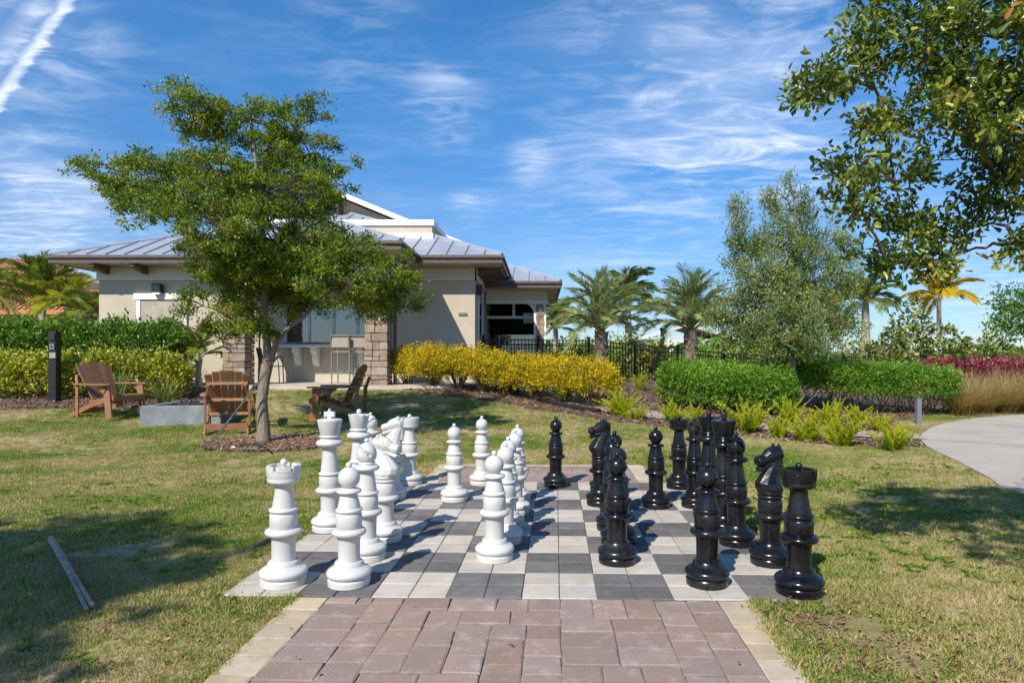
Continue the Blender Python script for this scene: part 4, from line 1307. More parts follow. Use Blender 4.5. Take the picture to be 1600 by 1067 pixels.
# power post by the left hedge, small grey post by the footpath
p = gnd(85.5, 628)
bo = empty('power_post', p, 0, 'black square power post with outlet boxes in the mulch by the yellow-green hedge', 'power post')
MB().box((-.075, -.075, -.1), (.075, .075, 1.36)).build('post', M['black_metal'], bo, bevel=.006, rel=False)
MB().box((-.08, -.08, 1.362), (.08, .08, 1.375)).build('cap', M['black_metal'], bo, rel=False)
MB().box((-.03, -.105, 1.20), (.072, -.077, 1.32)).build('outlet_cover', M['rubber'], bo, bevel=.004, rel=False)
f = MB().box((-.03, -.10, 1.02), (.06, -.077, 1.13)).build('switch_plate', M['alu'], bo, rel=False)
MB().box((.0, -.108, 1.055), (.03, -.101, 1.09)).build('switch', M['rubber'], f, rel=False)
MB().box((-.03, -.10, .85), (.085, -.077, .96)).build('tag', M['sling'], bo, rel=False)
p = gnd(1435, 663)
gp = empty('marker_post', p, 0, 'short grey square post at the edge of the footpath by the hedge', 'post')
MB().box((-.04, -.04, -.05), (.04, .04, .46)).build('post', M['grey_metal'], gp, bevel=.004, rel=False)
MB().box((-.045, -.045, .462), (.045, .045, .475)).build('cap', M['grey_metal'], gp, rel=False)

# picket fence in two runs
FENCE_PK = None
def fence(A, B, label, n_post):
    A, B = Vector((*A, 0)), Vector((*B, 0))
    Ln = (B - A).length; d = (B - A).normalized(); ang = math.atan2(d.y, d.x)
    root = empty('picket_fence', (A.x, A.y, 0), 0, label, 'fence', 'black picket fences')
    z = lambda t: float(T(A.x + d.x * t, A.y + d.y * t))
    pm = MB().box((-.009, -.009, .08), (.009, .009, 1.20)).mesh('picket', M['black_metal'])
    qm = MB().box((-.032, -.032, -.1), (.032, .032, 1.26)).box((-.04, -.04, 1.26), (.04, .04, 1.29)).mesh('post', M['black_metal'])
    seg = Ln / n_post
    for k in range(n_post + 1):
        t = k * seg
        o = bpy.data.objects.new('post', qm); o.location = (d.x * t, d.y * t, z(t)); o.rotation_euler = (0, 0, ang); link(o, root)
    for k in range(n_post):
        for hgt in (.14, 1.02, 1.17):
            a_, b = k * seg + .034, (k + 1) * seg - .034
            MB().bar((d.x * a_, d.y * a_, z(a_) + hgt), (d.x * b, d.y * b, z(b) + hgt), .03, .03, side=(0, 0, 1)).build('rail', M['black_metal'], root, rel=False)
    n = int(Ln / .115)
    for k in range(n):
        t = (k + .5) * Ln / n
        o = bpy.data.objects.new('picket', pm); o.location = (d.x * t, d.y * t, z(t)); o.rotation_euler = (0, 0, ang); link(o, root)
fence((-1.62, 18.55), (4.6, 21.9), 'black metal picket fence from the clubhouse to the corner post', 4)
fence((4.6, 21.98), (15.5, 27.5), 'black metal picket fence running behind the clipped hedges and the oak', 6)
for px, py, Yd, lab in ((1035, 512, 25, 'slim black lamp post behind the fence beside the silver palm'), (1131, 517, 26, 'slim black lamp post behind the fence near the live oak')):
    t = pt(px, py, Yd)
    o = empty('lamp_post', (t.x, t.y, float(T(t.x, t.y))), 0, lab, 'lamp post', 'lamp posts behind the fence')
    hgt = t.z - o.location.z
    MB().tube([(0, 0, -.1), (0, 0, hgt - .1)], .07, 8).build('pole', M['black_metal'], o, rel=False)
    MB().lathe([(.09, hgt - .1), (.11, hgt - .06), (.10, hgt - .01), (.03, hgt)], 10).build('lantern', M['black_metal'], o, rel=False)
# pale building far behind the palms
far = empty('far_house', pt(1060, 552, 70), 0, 'pale far house with a low gable roof beyond the fence between the palms', 'building')
MB().box((-4, 0, -2), (6, 8, 1.5)).build('wall', M['stucco_pale'], far, rel=False)
MB().slab([(-4.6, -.5, 1.5), (1, -.5, 3.1), (1, 9, 3.1), (-4.6, 9, 1.5)], .2).slab([(1, -.5, 3.1), (6.6, -.5, 1.5), (6.6, 9, 1.5), (1, 9, 3.1)], .2).build('roof', M['stucco_pale'], far, rel=False)

# ================================================================== TREES
def limb_curve(p, q, bow=.15, n=6, up=.3):
    p, q = Vector(p), Vector(q)
    L_ = (q - p).length
    off = Vector((random.gauss(0, bow), random.gauss(0, bow), up)) * L_ * .25
    out = []
    for k in range(n + 1):
        t = k / n
        out.append(p.lerp(q, t) + off * math.sin(math.pi * t) * (1 - .3 * t) + Vector((random.gauss(0, .012), random.gauss(0, .012), random.gauss(0, .012))) * L_)
    out[0], out[-1] = p, q
    return out

def grow_limbs(stem, pads, r0, m, root, bow, up, n=6):
    """a limb to every pad, each forking off the nearest wood grown so far"""
    attach = list(stem); nodes = [None] * len(pads)
    order = sorted(range(len(pads)), key=lambda k: min((a_ - Vector(pads[k][0])).length for a_ in stem))
    for k in order:
        c = Vector(pads[k][0])
        start = min(attach, key=lambda a_: (a_ - c).length + max(0, a_.z - c.z + .05) * 1.2)
        cur = limb_curve(start, c, bow, n, up)
        rad = min(r0, .25 * r0 + .45 * r0 * (c - start).length)
        MB().tube(cur, [rad * (1 - .75 * q / n) for q in range(n + 1)], 6).build('limb', m, root, smooth=60)
        attach += cur[2:]; nodes[k] = cur[2:]
    return nodes

def pad_points(pads, density, shell=.5):
    C, O, idx = [], [], []
    for k, (c, r) in enumerate(pads):
        n = max(8, int(density * (r[0] * r[1] * r[2]) ** (2 / 3)))
        d = rdir(n)
        rad = shell + (1 - shell) * rng.random((n, 1)) ** .5
        # ragged edge
        rag = 1 + .22 * np.sin(d[:, :1] * 5 + k) * np.cos(d[:, 1:2] * 4 + 2 * k) + rng.normal(0, .10, (n, 1))
        C.append(np.array(c) + d * rad * rag * np.array(r)); O.append(unit(d * np.array([1, 1, .6]) + np.array([0, 0, .25]))); idx.append(np.full(n, k))
    return np.concatenate(C), np.concatenate(O), np.concatenate(idx)

def clumpy(pads, dens, per, rs, flat=.5, shell=.3):
    """sprays gathered in flat clumps: bright tops, dark gaps between"""
    C, O, idx, tone = [], [], [], []
    for k, (c, r) in enumerate(pads):
        ns = max(4, int(dens * (r[0] * r[1] * r[2]) ** (2 / 3)))
        d = rdir(ns)
        rad = shell + (1 - shell) * rng.random((ns, 1)) ** .5
        rag = 1 + .25 * np.sin(d[:, :1] * 5 + k) * np.cos(d[:, 1:2] * 4 + 2 * k) + rng.normal(0, .12, (ns, 1))
        cc = np.array(c) + d * rad * rag * np.array(r)
        s_ = rs * rng.uniform(.55, 1.3, ns)
        e = rdir(ns * per) * rng.random((ns * per, 1)) ** .45 * np.repeat(s_, per)[:, None] * np.array([1, 1, flat])
        C.append(np.repeat(cc, per, 0) + e)
        O.append(unit(unit(e) * np.array([1, 1, .6]) + np.repeat(d, per, 0) * .8 + np.array([0, 0, .25])))
        idx.append(np.full(ns * per, k)); tone.append(np.repeat(rng.normal(0, .12, ns), per) + .1 * rng.normal(0, 1, ns * per))
    return np.concatenate(C), np.concatenate(O), np.concatenate(idx), np.concatenate(tone)

def twigs_mb(C, idx, nodes, every, r=.006):
    mb = MB()
    for k in range(0, len(C), every):
        node = nodes[idx[k]]
        q = min(node, key=lambda a_: (a_ - Vector(C[k])).length)
        mb.tube([q, q.lerp(Vector(C[k]), .5) + Vector((0, 0, .03)), Vector(C[k])], [r * 1.4, r, r * .5], 4, False)
    return mb

# --- the layered tree on the lawn
tree = empty('layered_tree', TREE, 0, 'layered small-leaved shade tree with grey forked trunk in a mulch ring', 'tree')
TY = TREE.y
K = FOC / TY
padpx = [(318, 158, 58, 42, -.2), (390, 190, 85, 46, .3), (462, 205, 66, 58, .0), (430, 255, 112, 40, .6), (156, 262, 44, 18, -.1), (200, 275, 60, 32, -.1), (262, 262, 70, 34, .4), (330, 265, 80, 40, -.6), (420, 300, 110, 46, -.4), (505, 285, 48, 38, .2),
         (262, 322, 82, 40, -.5), (182, 312, 42, 28, -.2), (350, 345, 95, 50, -.9), (450, 365, 100, 56, .2), (560, 400, 62, 44, -.4), (612, 435, 46, 52, -.2), (530, 440, 85, 50, -.8), (440, 450, 90, 54, .4), (318, 478, 54, 22, -.3), (375, 492, 50, 32, .1), (470, 478, 60, 26, .4), (588, 470, 45, 36, .0), (625, 462, 36, 40, .1), (300, 330, 70, 36, .2), (460, 420, 80, 40, -.5),
         (400, 512, 42, 18, -.2), (352, 520, 30, 16, .1), (420, 400, 90, 55, -.4), (380, 440, 80, 40, .5), (500, 400, 70, 45, .6), (400, 400, 110, 60, .9), (330, 300, 90, 45, 1.0), (480, 320, 70, 45, 1.0), (300, 200, 38, 26, .1), (370, 420, 70, 40, -.2)]
pads = []
for cx_, cy_, rx, ry, dy in padpx:
    c = pt(cx_, cy_, TY + dy); s = (TY + dy) / FOC
    pads.append(((c.x, c.y, c.z), (rx * s, max(.38, .75 * rx * s), ry * s * .82)))
fork = pt(420, 560, TY)
trunkpts = [TREE + Vector((0, 0, -.05)), pt(411, 660, TY), pt(409, 625, TY), pt(414, 590, TY), fork]
MB().tube(trunkpts, [.112, .084, .076, .073, .080], 12).build('trunk', M['bark'], tree, smooth=60)
stemA = [fork + Vector((-.01, 0, -.03)), pt(416, 520, TY), pt(413, 480, TY + .05), pt(418, 430, TY + .1), pt(412, 380, TY + .1), pt(405, 310, TY), pt(398, 240, TY), pt(392, 190, TY + .1)]
stemB = [fork + Vector((.02, 0, -.05)), pt(433, 532, TY - .05), pt(455, 508, TY - .02), pt(478, 492, TY + .1), pt(505, 462, TY + .2), pt(550, 440, TY + .2)]
MB().tube(stemA, [.062, .056, .05, .046, .042, .034, .024, .015], 9).build('limb', M['bark'], tree, smooth=60)
MB().tube(stemB, [.050, .043, .036, .030, .022, .014], 9).build('limb', M['bark'], tree, smooth=60)
nodes = grow_limbs(stemA[2:] + stemB[2:], pads, .032, M['bark_dark'], tree, .14, .12)
C, O, idx, tone = clumpy(pads, 125, 16, .16, .5, .3)
MBt = twigs_mb(C, idx, nodes, 16)
MBt.build('twigs', M['bark_dark'], tree)['kind'] = 'stuff'
cv = tone + np.array([.08 * math.sin(3.1 * k) for k in idx])
leaves_obj('crown', [clusters(C, O, 10, .065, .046, .025, cv, .6, .5)], M['olive_leaf'], tree)['kind'] = 'stuff'
# guy straps, hose and stake around it
p0, p1 = gnd(318, 705), pt(440, 548, TY - .12)
pa = pt(398, 606, TY - .25)
gs = empty('guy_strap', p0, 0, 'olive webbing guy strap slanting from the tree fork to a ground peg', 'strap')
MB().bar(p0, pa, .022, .006).build('webbing', M['strap'], gs)
MB().bar(pa, p1, .03, .005).build('webbing', M['strap'], gs)
MB().bar(pt(335, 690, TY - .35), pt(400, 598, TY - .22), .018, .006).build('tail', M['strap'], gs)
MB().box((pa.x - .03, pa.y - .02, pa.z - .03), (pa.x + .03, pa.y + .015, pa.z + .03)).build('ratchet', M['rubber'], gs)
MB().bar(p0 + Vector((-.02, 0, -.1)), p0 + Vector((.02, 0, .06)), .03, .012).build('peg', M['strap'], gs)
q0 = gnd(470, 668)
vs2 = empty('guy_strap', (fork.x - .12, TY + .3, float(T(fork.x, TY + .3))), 0, 'black guy strap hanging straight down behind the tree trunk', 'strap')
MB().bar(pt(402, 668, TY + .35), pt(406, 510, TY + .1), .022, .006).build('webbing', M['rubber'], vs2)
hz = gnd(395, 704)
hose = [gnd(366, 703), gnd(383, 700), gnd(400, 700), gnd(415, 704), gnd(425, 710)]
hs2 = empty('drip_hose', gnd(395, 704), 0, 'black irrigation hose curling over the mulch at the tree base', 'hose')
MB().tube([h_ + Vector((0, 0, .035 + .02 * math.sin(k))) for k, h_ in enumerate(hose)], .014, 7).build('tube', M['rubber'], hs2, smooth=60)
MB().tube([hose[0] + Vector((-.03, 0, .035)), hose[0] + Vector((.02, 0, .035))], .02, 8).build('end_cap', M['alu'], hs2)
wr = MB().lathe([(.135, TREE.z - .02), (.14, TREE.z + .03), (.128, TREE.z + .06), (.12, TREE.z + .05)], 14, TREE.x, TREE.y).build('root_collar', M['strap'], tree)

# --- live oak behind the clipped hedges
ok = gnd(1238, 646); ok = Vector((ok.x, 13.3, float(T(5.1, 13.3)))); ok.x = (1238 - CX) / FOC * 13.3
oak = empty('oak_tree', ok, 0, 'young live oak with loose grey-green crown rising between the two clipped hedges', 'tree')
OY = 13.3
tp = [ok + Vector((0, 0, -.1)), pt(1236, 600, OY), pt(1236, 560, OY), pt(1238, 500, OY), pt(1240, 440, OY), pt(1240, 380, OY), pt(1242, 330, OY), pt(1241, 290, OY)]
MB().tube(tp, [.11, .10, .09, .075, .06, .045, .025, .012], 9).build('trunk', M['bark'], oak, smooth=60)
opads = [(1240, 310, 16, 34, 0), (1205, 325, 22, 40, .2), (1262, 322, 12, 26, .1), (1150, 345, 18, 42, -.1), (1168, 390, 40, 40, .3), (1225, 385, 55, 45, -.3), (1280, 380, 50, 42, .1), (1320, 395, 26, 40, .2), (1190, 440, 62, 40, -.4), (1260, 440, 70, 45, .3), (1310, 445, 40, 40, -.2),
         (1155, 480, 45, 34, .2), (1220, 495, 75, 45, -.8), (1295, 495, 60, 42, -.3), (1180, 525, 55, 28, .1), (1250, 535, 70, 26, -.6), (1120, 495, 25, 20, .3), (1320, 510, 30, 26, .4), (1230, 450, 80, 60, .9)]
pads = []
for cx_, cy_, rx, ry, dy in opads:
    c = pt(cx_, cy_, OY + dy); s = OY / FOC
    pads.append(((c.x, c.y, c.z), (rx * s, max(.35, .8 * rx * s), ry * s)))
nodes = grow_limbs(tp[2:], pads, .026, M['bark_dark'], oak, .12, .1, 5)
C, O, idx, tone = clumpy(pads, 85, 14, .18, 1.4, .15)
O = unit(O + np.array([0, 0, 1.0]))
twigs_mb(C, idx, nodes, 10, .006).build('twigs', M['bark_dark'], oak)['kind'] = 'stuff'
leaves_obj('crown', [clusters(C, O, 10, .11, .058, .026, tone, .3, .6)], M['oak_leaf'], oak)['kind'] = 'stuff'
mbs = MB().bar(ok + Vector((.42, -.1, -.05)), pt(1243, 585, OY - .05), .03, .006)
mbs.build('guy_strap', M['strap'], oak)

# --- near tree overhanging from the right, and one behind the camera whose shade falls on the lawn
def broad_tree(name, base, pads, lean, label, nlead, big=True):
    root = empty(name, base, 0, label, 'tree')
    base = Vector(base)
    topz = max(c[2] for c, r in pads) - .5
    stem = [base + Vector((0, 0, -.1)), base + Vector((.02, .05, .9)), base + lean * .4 + Vector((0, 0, 1.7)), base + lean * .7 + Vector((0, 0, 2.5)), base + lean + Vector((0, 0, max(3.2, topz)))]
    MB().tube(stem, [.15, .12, .10, .075, .03], 10).build('trunk', M['bark'], root, smooth=60)
    nodes = grow_limbs(stem[2:], pads, .024, M['bark_dark'], root, .3, .25, 8)
    C, O, idx, tone = clumpy(pads, 200 if big else 120, 10 if big else 26, .12 if big else .2, .7, .1)
    twigs_mb(C, idx, nodes, 18, .0026).build('twigs', M['bark_dark'], root)['kind'] = 'stuff'
    k = 9
    V, F, val = clusters(C, O, k, .045, .043, .021, tone, .4, .6, .18, .62, True)
    nl = len(V) // 6
    if not big:
        ob = bpy.data.objects.new('crown', quick_mesh('crown', V - np.array(base), F, val, M['near_leaf']))
        link(ob, root)['kind'] = 'stuff'
        return root
    # the leaves that show largest become parts of their own
    Q = V.reshape(-1, 6, 3); cen = Q.mean(1)
    u = CX + FOC * cen[:, 0] / np.maximum(cen[:, 1], .1); w_ = CY - FOC * (cen[:, 2] - CAM_H) / np.maximum(cen[:, 1], .1)
    vis = (cen[:, 1] > .8) & (u > 0) & (u < 1600) & (w_ > 0) & (w_ < 1067)
    size = np.where(vis, np.linalg.norm(Q[:, 3] - Q[:, 0], axis=1) / np.maximum(cen[:, 1], .1), 0)
    order = np.argsort(-size); lead = order[:nlead]
    keep = np.ones(nl, bool); keep[lead] = False
    Vk = Q[keep].reshape(-1, 3); n2 = keep.sum()
    b = np.arange(n2)[:, None] * 6
    Fk = np.concatenate([b + np.array([q]) for q in ROUND_F], 0)
    ob = bpy.data.objects.new('crown', quick_mesh('crown', Vk - np.array(base), Fk, np.repeat(val.reshape(-1, 6)[keep, 0], 6), M['near_leaf']))
    link(ob, root)['kind'] = 'stuff'
    f2 = np.array(ROUND_F)
    for q in lead:
        p_ = Q[q, 0]
        o = bpy.data.objects.new('leaf', quick_mesh('leaf', Q[q] - p_, f2, val.reshape(-1, 6)[q], M['near_leaf']))
        o.location = Vector(p_) - base
        link(o, root)
    return root
npads_px = [(1420, 60, 95, 55, 3.2), (1330, 120, 70, 40, 3.1), (1275, 130, 30, 18, 3.05), (1500, 60, 110, 70, 3.4), (1570, 130, 90, 80, 3.0), (1480, 150, 100, 60, 3.3), (1390, 190, 70, 50, 3.15), (1330, 250, 45, 55, 3.1), (1400, 290, 50, 45, 3.2), (1330, 315, 35, 28, 3.1), (1430, 370, 70, 45, 3.3), (1500, 350, 70, 50, 3.4), (1560, 300, 80, 60, 3.3), (1580, 380, 50, 45, 3.2), (1390, 410, 35, 25, 3.2), (1490, 250, 70, 45, 3.5), (1440, -60, 120, 60, 3.2), (1600, 20, 120, 90, 2.9), (1600, 220, 70, 70, 3.3), (1460, 410, 50, 22, 3.3), (1345, 60, 50, 26, 3.1), (1520, 190, 90, 60, 2.9)]
pads = []
for cx_, cy_, rx, ry, Yd in npads_px:
    c = pt(cx_, cy_, Yd); s = Yd / FOC
    pads.append(((c.x, c.y, c.z), (rx * s, max(.16, .8 * rx * s), ry * s)))
for c, r in (((3.0, 2.6, 3.4), (.8, .8, .5)), ((3.8, 2.2, 3.6), (.9, .9, .6)), ((4.6, 2.6, 3.2), (.8, .9, .7)), ((3.6, 3.3, 2.8), (.7, .6, .5)), ((2.2, 2.2, 3.6), (.6, .6, .35)), ((4.2, 1.4, 3.0), (.8, .7, .6)), ((2.9, 3.1, 3.05), (.6, .5, .4)), ((1.7, 1.2, 3.35), (.6, .45, .28)), ((2.4, 1.1, 3.2), (.6, .5, .3)), ((3.0, .9, 3.3), (.6, .6, .35)), ((2.2, 1.7, 3.5), (.5, .4, .3))):
    pads.append((c, r))
broad_tree('broadleaf_tree', (4.1, 2.3, 0), pads, Vector((-.25, .15, 0)), 'large dark broadleaf tree hanging into the picture above the footpath', 300)
pads = [((x_ + .05, y_ + .2, z_), (a_ * 1.05, b_ * 1.0, c_ * 1.1)) for (x_, y_, z_), (a_, b_, c_) in [((-5.9, .1, 3.3), (.9, .8, .55)), ((-5.1, -.2, 4.0), (1.0, .9, .6)), ((-6.4, -.6, 4.0), (.9, .9, .6)), ((-4.6, .4, 3.4), (.7, .6, .4)), ((-5.6, .7, 3.9), (.9, .7, .5)), ((-6.6, .6, 3.3), (.7, .7, .5)), ((-5.6, -1.0, 3.6), (1.0, .8, .6)), ((-4.4, -.8, 3.6), (.7, .8, .5)), ((-5.3, -.4, 2.9), (.9, .7, .4)), ((-4.5, -1.6, 3.3), (.8, .6, .45)), ((-5.8, -1.9, 3.2), (.8, .6, .45))]]
broad_tree('shade_tree', (-5.6, -.1, 0), pads, Vector((.1, .3, 0)), 'small-leaved shade tree standing beside the lawn behind the viewpoint', 0, False)

# ================================================================== PALMS
def frond_mesh(name, Ln, droop, leaf, nleaf, m, plume=.5, seed=0, up=.9, width=.02):
    """feather frond along +X from the origin, arching down"""
    r = np.random.default_rng(seed)
    n = 14
    t = np.linspace(0, 1, n)
    x = Ln * (t - .12 * droop * t ** 3); z = Ln * (up * t * .55 - droop * .75 * t ** 2.2)
    P = np.stack([x, r.normal(0, .01, n) * Ln, z], 1)
    tt = np.repeat(np.linspace(.16, 1.0, nleaf), 2); side = np.tile([-1, 1], nleaf)
    B = np.stack([np.interp(tt, t, P[:, k]) for k in range(3)], 1)
    tan = unit(np.stack([np.interp(np.minimum(tt + .05, 1), t, P[:, k]) - np.interp(np.maximum(tt - .05, 0), t, P[:, k]) for k in range(3)], 1))
    sd = np.stack([np.zeros(len(tt)), side, np.zeros(len(tt))], 1)
    upv = np.cross(tan, sd) * side[:, None]; upv = np.where(upv[:, 2:3] < 0, -upv, upv)
    D = unit(sd * (1.0 - .35 * tt[:, None]) + tan * (.55 + .5 * tt[:, None]) + upv * r.uniform(-.1, plume, (len(tt), 1)))
    ll = leaf * np.sin(np.pi * np.clip(.12 + .85 * (tt - .1), 0, 1)) ** .6 * r.uniform(.85, 1.1, len(tt))
    V, F, v = leaf_arrays(B, D, upv, ll, width, np.clip(.5 + r.normal(0, .2, len(tt)), 0, 1), .1, .45, .18)
    # rachis
    mb = MB().tube([tuple(p) for p in P], [.018 * (1 - .8 * k / n) * (Ln / 1.6) for k in range(n)], 5, False)
    RV = np.array(mb.v); RF = []
    for f in mb.f: RF += [(f[0], f[1], f[2]), (f[0], f[2], f[3])]
    RF = np.array(RF) + len(V)
    return quick_mesh(name, np.concatenate([V, RV]), np.concatenate([F, RF]), np.concatenate([v, np.full(len(RV), .6)]), m)

def palm(base, crown, Ln, nf, m, bark, label, droop=(.5, 1.2), leaf=.35, nleaf=42, tr=(.13, .10), elev=(-20, 75), plume=.5, group=None, cat='palm', width=.022, boots=True):
    base, crown = Vector(base), Vector(crown)
    root = empty('palm_tree', base, 0, label, cat, group)
    mid = base.lerp(crown, .5) + Vector((random.uniform(-.05, .05), 0, 0))
    MB().tube([base + Vector((0, 0, -.2)), mid, crown], [tr[0] * 1.15, tr[0], tr[1]], 9).build('trunk', bark, root, smooth=60)
    if boots:
        mb = MB()
        for k in range(26):
            a_ = k * 2.4; z = (crown.z - base.z) * (.35 + .6 * k / 26)
            p_ = base.lerp(crown, .35 + .6 * k / 26); dd = Vector((math.cos(a_), math.sin(a_), 1.1)).normalized()
            mb.bar(p_ + dd * tr[0] * .5, p_ + dd * (tr[0] * 1.2 + .12), .06, .03, side=(-math.sin(a_), math.cos(a_), 0))
        mb.build('leaf_bases', M['palm_bark'], root)
    lib = [frond_mesh('frond', Ln * random.uniform(.9, 1.08), random.uniform(*droop), leaf, nleaf, m, plume, k + int(base.x * 10) % 50, random.uniform(.7, 1.0), width) for k in range(4)]
    for k in range(nf):
        o = bpy.data.objects.new('frond', lib[k % 4])
        f = k / max(1, nf - 1)
        el = elev[1] + (elev[0] - elev[1]) * f + random.uniform(-8, 8)
        o.rotation_euler = (random.uniform(-.3, .3), -R(el), k * 2.399 + random.uniform(-.2, .2))
        o.location = crown - base
        s = random.uniform(.85, 1.08); o.scale = (s, s, s)
        link(o, root)
    return root
def bp(px, Yd):
    x = (px - CX) / FOC * Yd
    return (x, Yd, float(T(x, Yd)))
palm(bp(940, 18.8), pt(940, 518, 18.8), 1.85, 42, M['palm_silver'], M['palm_bark'], 'silver-green feather palm with a stout dark trunk just past the pavilion', (.6, 1.15), .42, 40, (.17, .20), (5, 90), .6, 'feather palms beyond the fence', width=.0125)
palm(bp(1080, 20.5), pt(1080, 517, 20.5), 2.1, 44, M['palm_silver'], M['palm_bark'], 'silver-green feather palm behind the corner of the picket fence', (.6, 1.15), .46, 40, (.2, .22), (5, 90), .6, 'feather palms beyond the fence', width=.0125)
palm(bp(983, 24), pt(980, 456, 24), 1.15, 22, M['palm_green'], M['palm_grey'], 'slim grey-trunked palm between the two silver palms', (.7, 1.2), .5, 40, (.13, .10), (-25, 70), .3, None, boots=False)
palm(bp(1352, 24), pt(1352, 470, 24), 1.4, 20, M['palm_green'], M['palm_grey'], 'grey-trunked palm with yellowing fronds behind the live oak', (.6, 1.1), .5, 40, (.16, .12), (-20, 70), .3, None, boots=False)
palm(bp(1467, 32), pt(1467, 468, 32), 2.0, 13, M['palm_yellow'], M['palm_green'] and M['palm_grey'], 'palm with golden yellow drooping fronds above the sea grapes', (.7, 1.1), .75, 44, (.12, .10), (0, 75), .15, None, boots=False, width=.05)
palm(bp(870, 30), pt(868, 515, 30), 2.0, 18, M['palm_green'], M['palm_grey'], 'small green palm beyond the pavilion post', (.5, 1.0), .55, 40, (.15, .12), (-10, 70), .3, None, boots=False)
palm(bp(68, 21), pt(66, 474, 21), 1.65, 26, M['palm_green'], M['palm_grey'], 'bushy green palm in front of the terracotta roof', (.5, .9), .42, 60, (.12, .10), (18, 88), 1.0, 'palms left of the clubhouse', boots=False, width=.022)
palm(bp(108, 20), pt(106, 480, 20), 1.2, 18, M['palm_lime'], M['palm_grey'], 'yellow-fronded palm close to the left clubhouse wall', (.8, 1.2), .38, 56, (.12, .10), (-10, 80), .8, 'palms left of the clubhouse', boots=False, width=.022)
palm(bp(-40, 21), pt(-45, 470, 21), 2.0, 16, M['palm_green'], M['palm_grey'], 'palm at the left border, only a frond tip in view', (.8, 1.2), .55, 46, (.12, .10), (-10, 70), .3, 'palms left of the clubhouse', boots=False, width=.03)
palm(bp(140, 18.6), pt(142, 498, 18.6), 1.3, 16, M['palm_green'], M['palm_grey'], 'low green palm at the corner of the left clubhouse wall', (.8, 1.2), .4, 40, (.10, .09), (-10, 70), .3, 'palms left of the clubhouse', boots=False)
palm(bp(312, 15.2), pt(312, 560, 15.2), 1.1, 12, M['palm_green'], M['palm_grey'], 'small arching palm between the dark hedge and the stone column', (.5, 1.0), .28, 34, (.07, .07), (5, 75), .3, None, boots=False)

# ================================================================== HEDGES AND SHRUBS
def hedge(name, line, w, h, m, label, cat, n, Ln, Wd, stems=True, round_=.35, group=None, base=.25, k=5, stem_m='twig', up=.5, ragged=.06):
    """hedge along a ground polyline: leaves in a noisy rounded shell, bare stems below"""
    line = resample(smooth_poly(line, 10) if len(line) > 2 else line, 24)
    c = line.mean(0)
    root = empty(name, (c[0], c[1], float(T(c[0], c[1]))), 0, label, cat, group)
    t = rng.random(n) * 23; i0 = t.astype(int); f = (t - i0)[:, None]
    ctr = line[i0] * (1 - f) + line[np.minimum(i0 + 1, 23)] * f
    d = unit(line[np.minimum(i0 + 1, 23)] - line[i0]); nr = np.stack([-d[:, 1], d[:, 0]], 1)
    a_ = rng.uniform(-.15, np.pi + .15, n)
    p_ = 2 / (1 / (1 - round_) * 1.6)
    ca, sa = np.cos(a_), np.sin(a_)
    ex = np.sign(ca) * np.abs(ca) ** .55; ez = np.sign(sa) * np.abs(sa) ** .55
    lump = 1 + ragged * np.sin(t * 2.1 + 3 * ca) + ragged * np.sin(t * 5.3 + 1 + a_ * 2) + rng.normal(0, .035, n)
    sh = (rng.random(n) ** .35) * .5 + .5
    endf = np.minimum(1, np.minimum(t, 23 - t) / 1.2) ** .5
    off = ex * w / 2 * lump * sh * (.5 + .5 * endf); zz = base * h + (1 - base) * h * np.clip(.35 + .65 * ez * lump, 0, 1.25) * (.35 + .65 * sh) * (.62 + .38 * endf)
    zz = np.where(rng.random(n) < .18, base * h + rng.random(n) * h * (1 - base) * .8, zz)
    xy = ctr + nr * off[:, None]
    C = np.stack([xy[:, 0], xy[:, 1], T(xy[:, 0], xy[:, 1]) + zz], 1)
    O = unit(np.stack([nr[:, 0] * ex, nr[:, 1] * ex, np.maximum(ez, 0) + .5], 1) + rdir(n) * .3)
    shoot = rng.random(n) < .05
    C[shoot] += O[shoot] * rng.uniform(.03, .12, (shoot.sum(), 1)) + np.array([0, 0, .03])
    tone = .16 * np.sin(C[:, 0] * 4.1 + 2 * np.sin(C[:, 2] * 5)) * np.sin(C[:, 2] * 6.3 + C[:, 0] * 1.7) + rng.normal(0, .17, n) + np.where(shoot, .2, 0)
    arrs = [clusters(C, O, k, Ln * 1.1, Ln, Wd, tone, up, .6)]
    leaves_obj('foliage', arrs, M[m], root)['kind'] = 'stuff'
    if stems:
        mb = MB()
        for q in range(0, 24):
            for s in range(4):
                b = line[q] + rng.normal(0, .06, 2) + rng.normal(0, w * .10, 2)
                z0 = float(T(*b))
                tip = Vector((b[0] + random.gauss(0, w * .28), b[1] + random.gauss(0, w * .25), z0 + h * random.uniform(.45, .75)))
                mb.tube([Vector((b[0], b[1], z0 - .03)), Vector((b[0], b[1], z0)).lerp(tip, .5) + Vector((random.gauss(0, .04), random.gauss(0, .04), 0)), tip], [.014, .010, .005], 4, False)
        mb.build('stems', M[stem_m], root)['kind'] = 'stuff'
    return root
def gl(*pts): return [tuple(gnd(px, py).xy) for px, py in pts]

hedge('dark_hedge', [(-16.5, 15.0), (-11, 15.0), (-8.05, 15.1)], 1.1, 1.42, 'hedge_leaf', 'tall dark green glossy hedge under the left clubhouse window', 'hedge', 8200, .095, .048, base=.05)
hedge('yellow_hedge', [(-15.5, 13.4), (-10.4, 13.3), (-7.35, 13.7)], .95, .80, 'croton_leaf', 'low yellow-green variegated hedge in front of the dark hedge', 'hedge', 6500, .085, .045, base=.08)
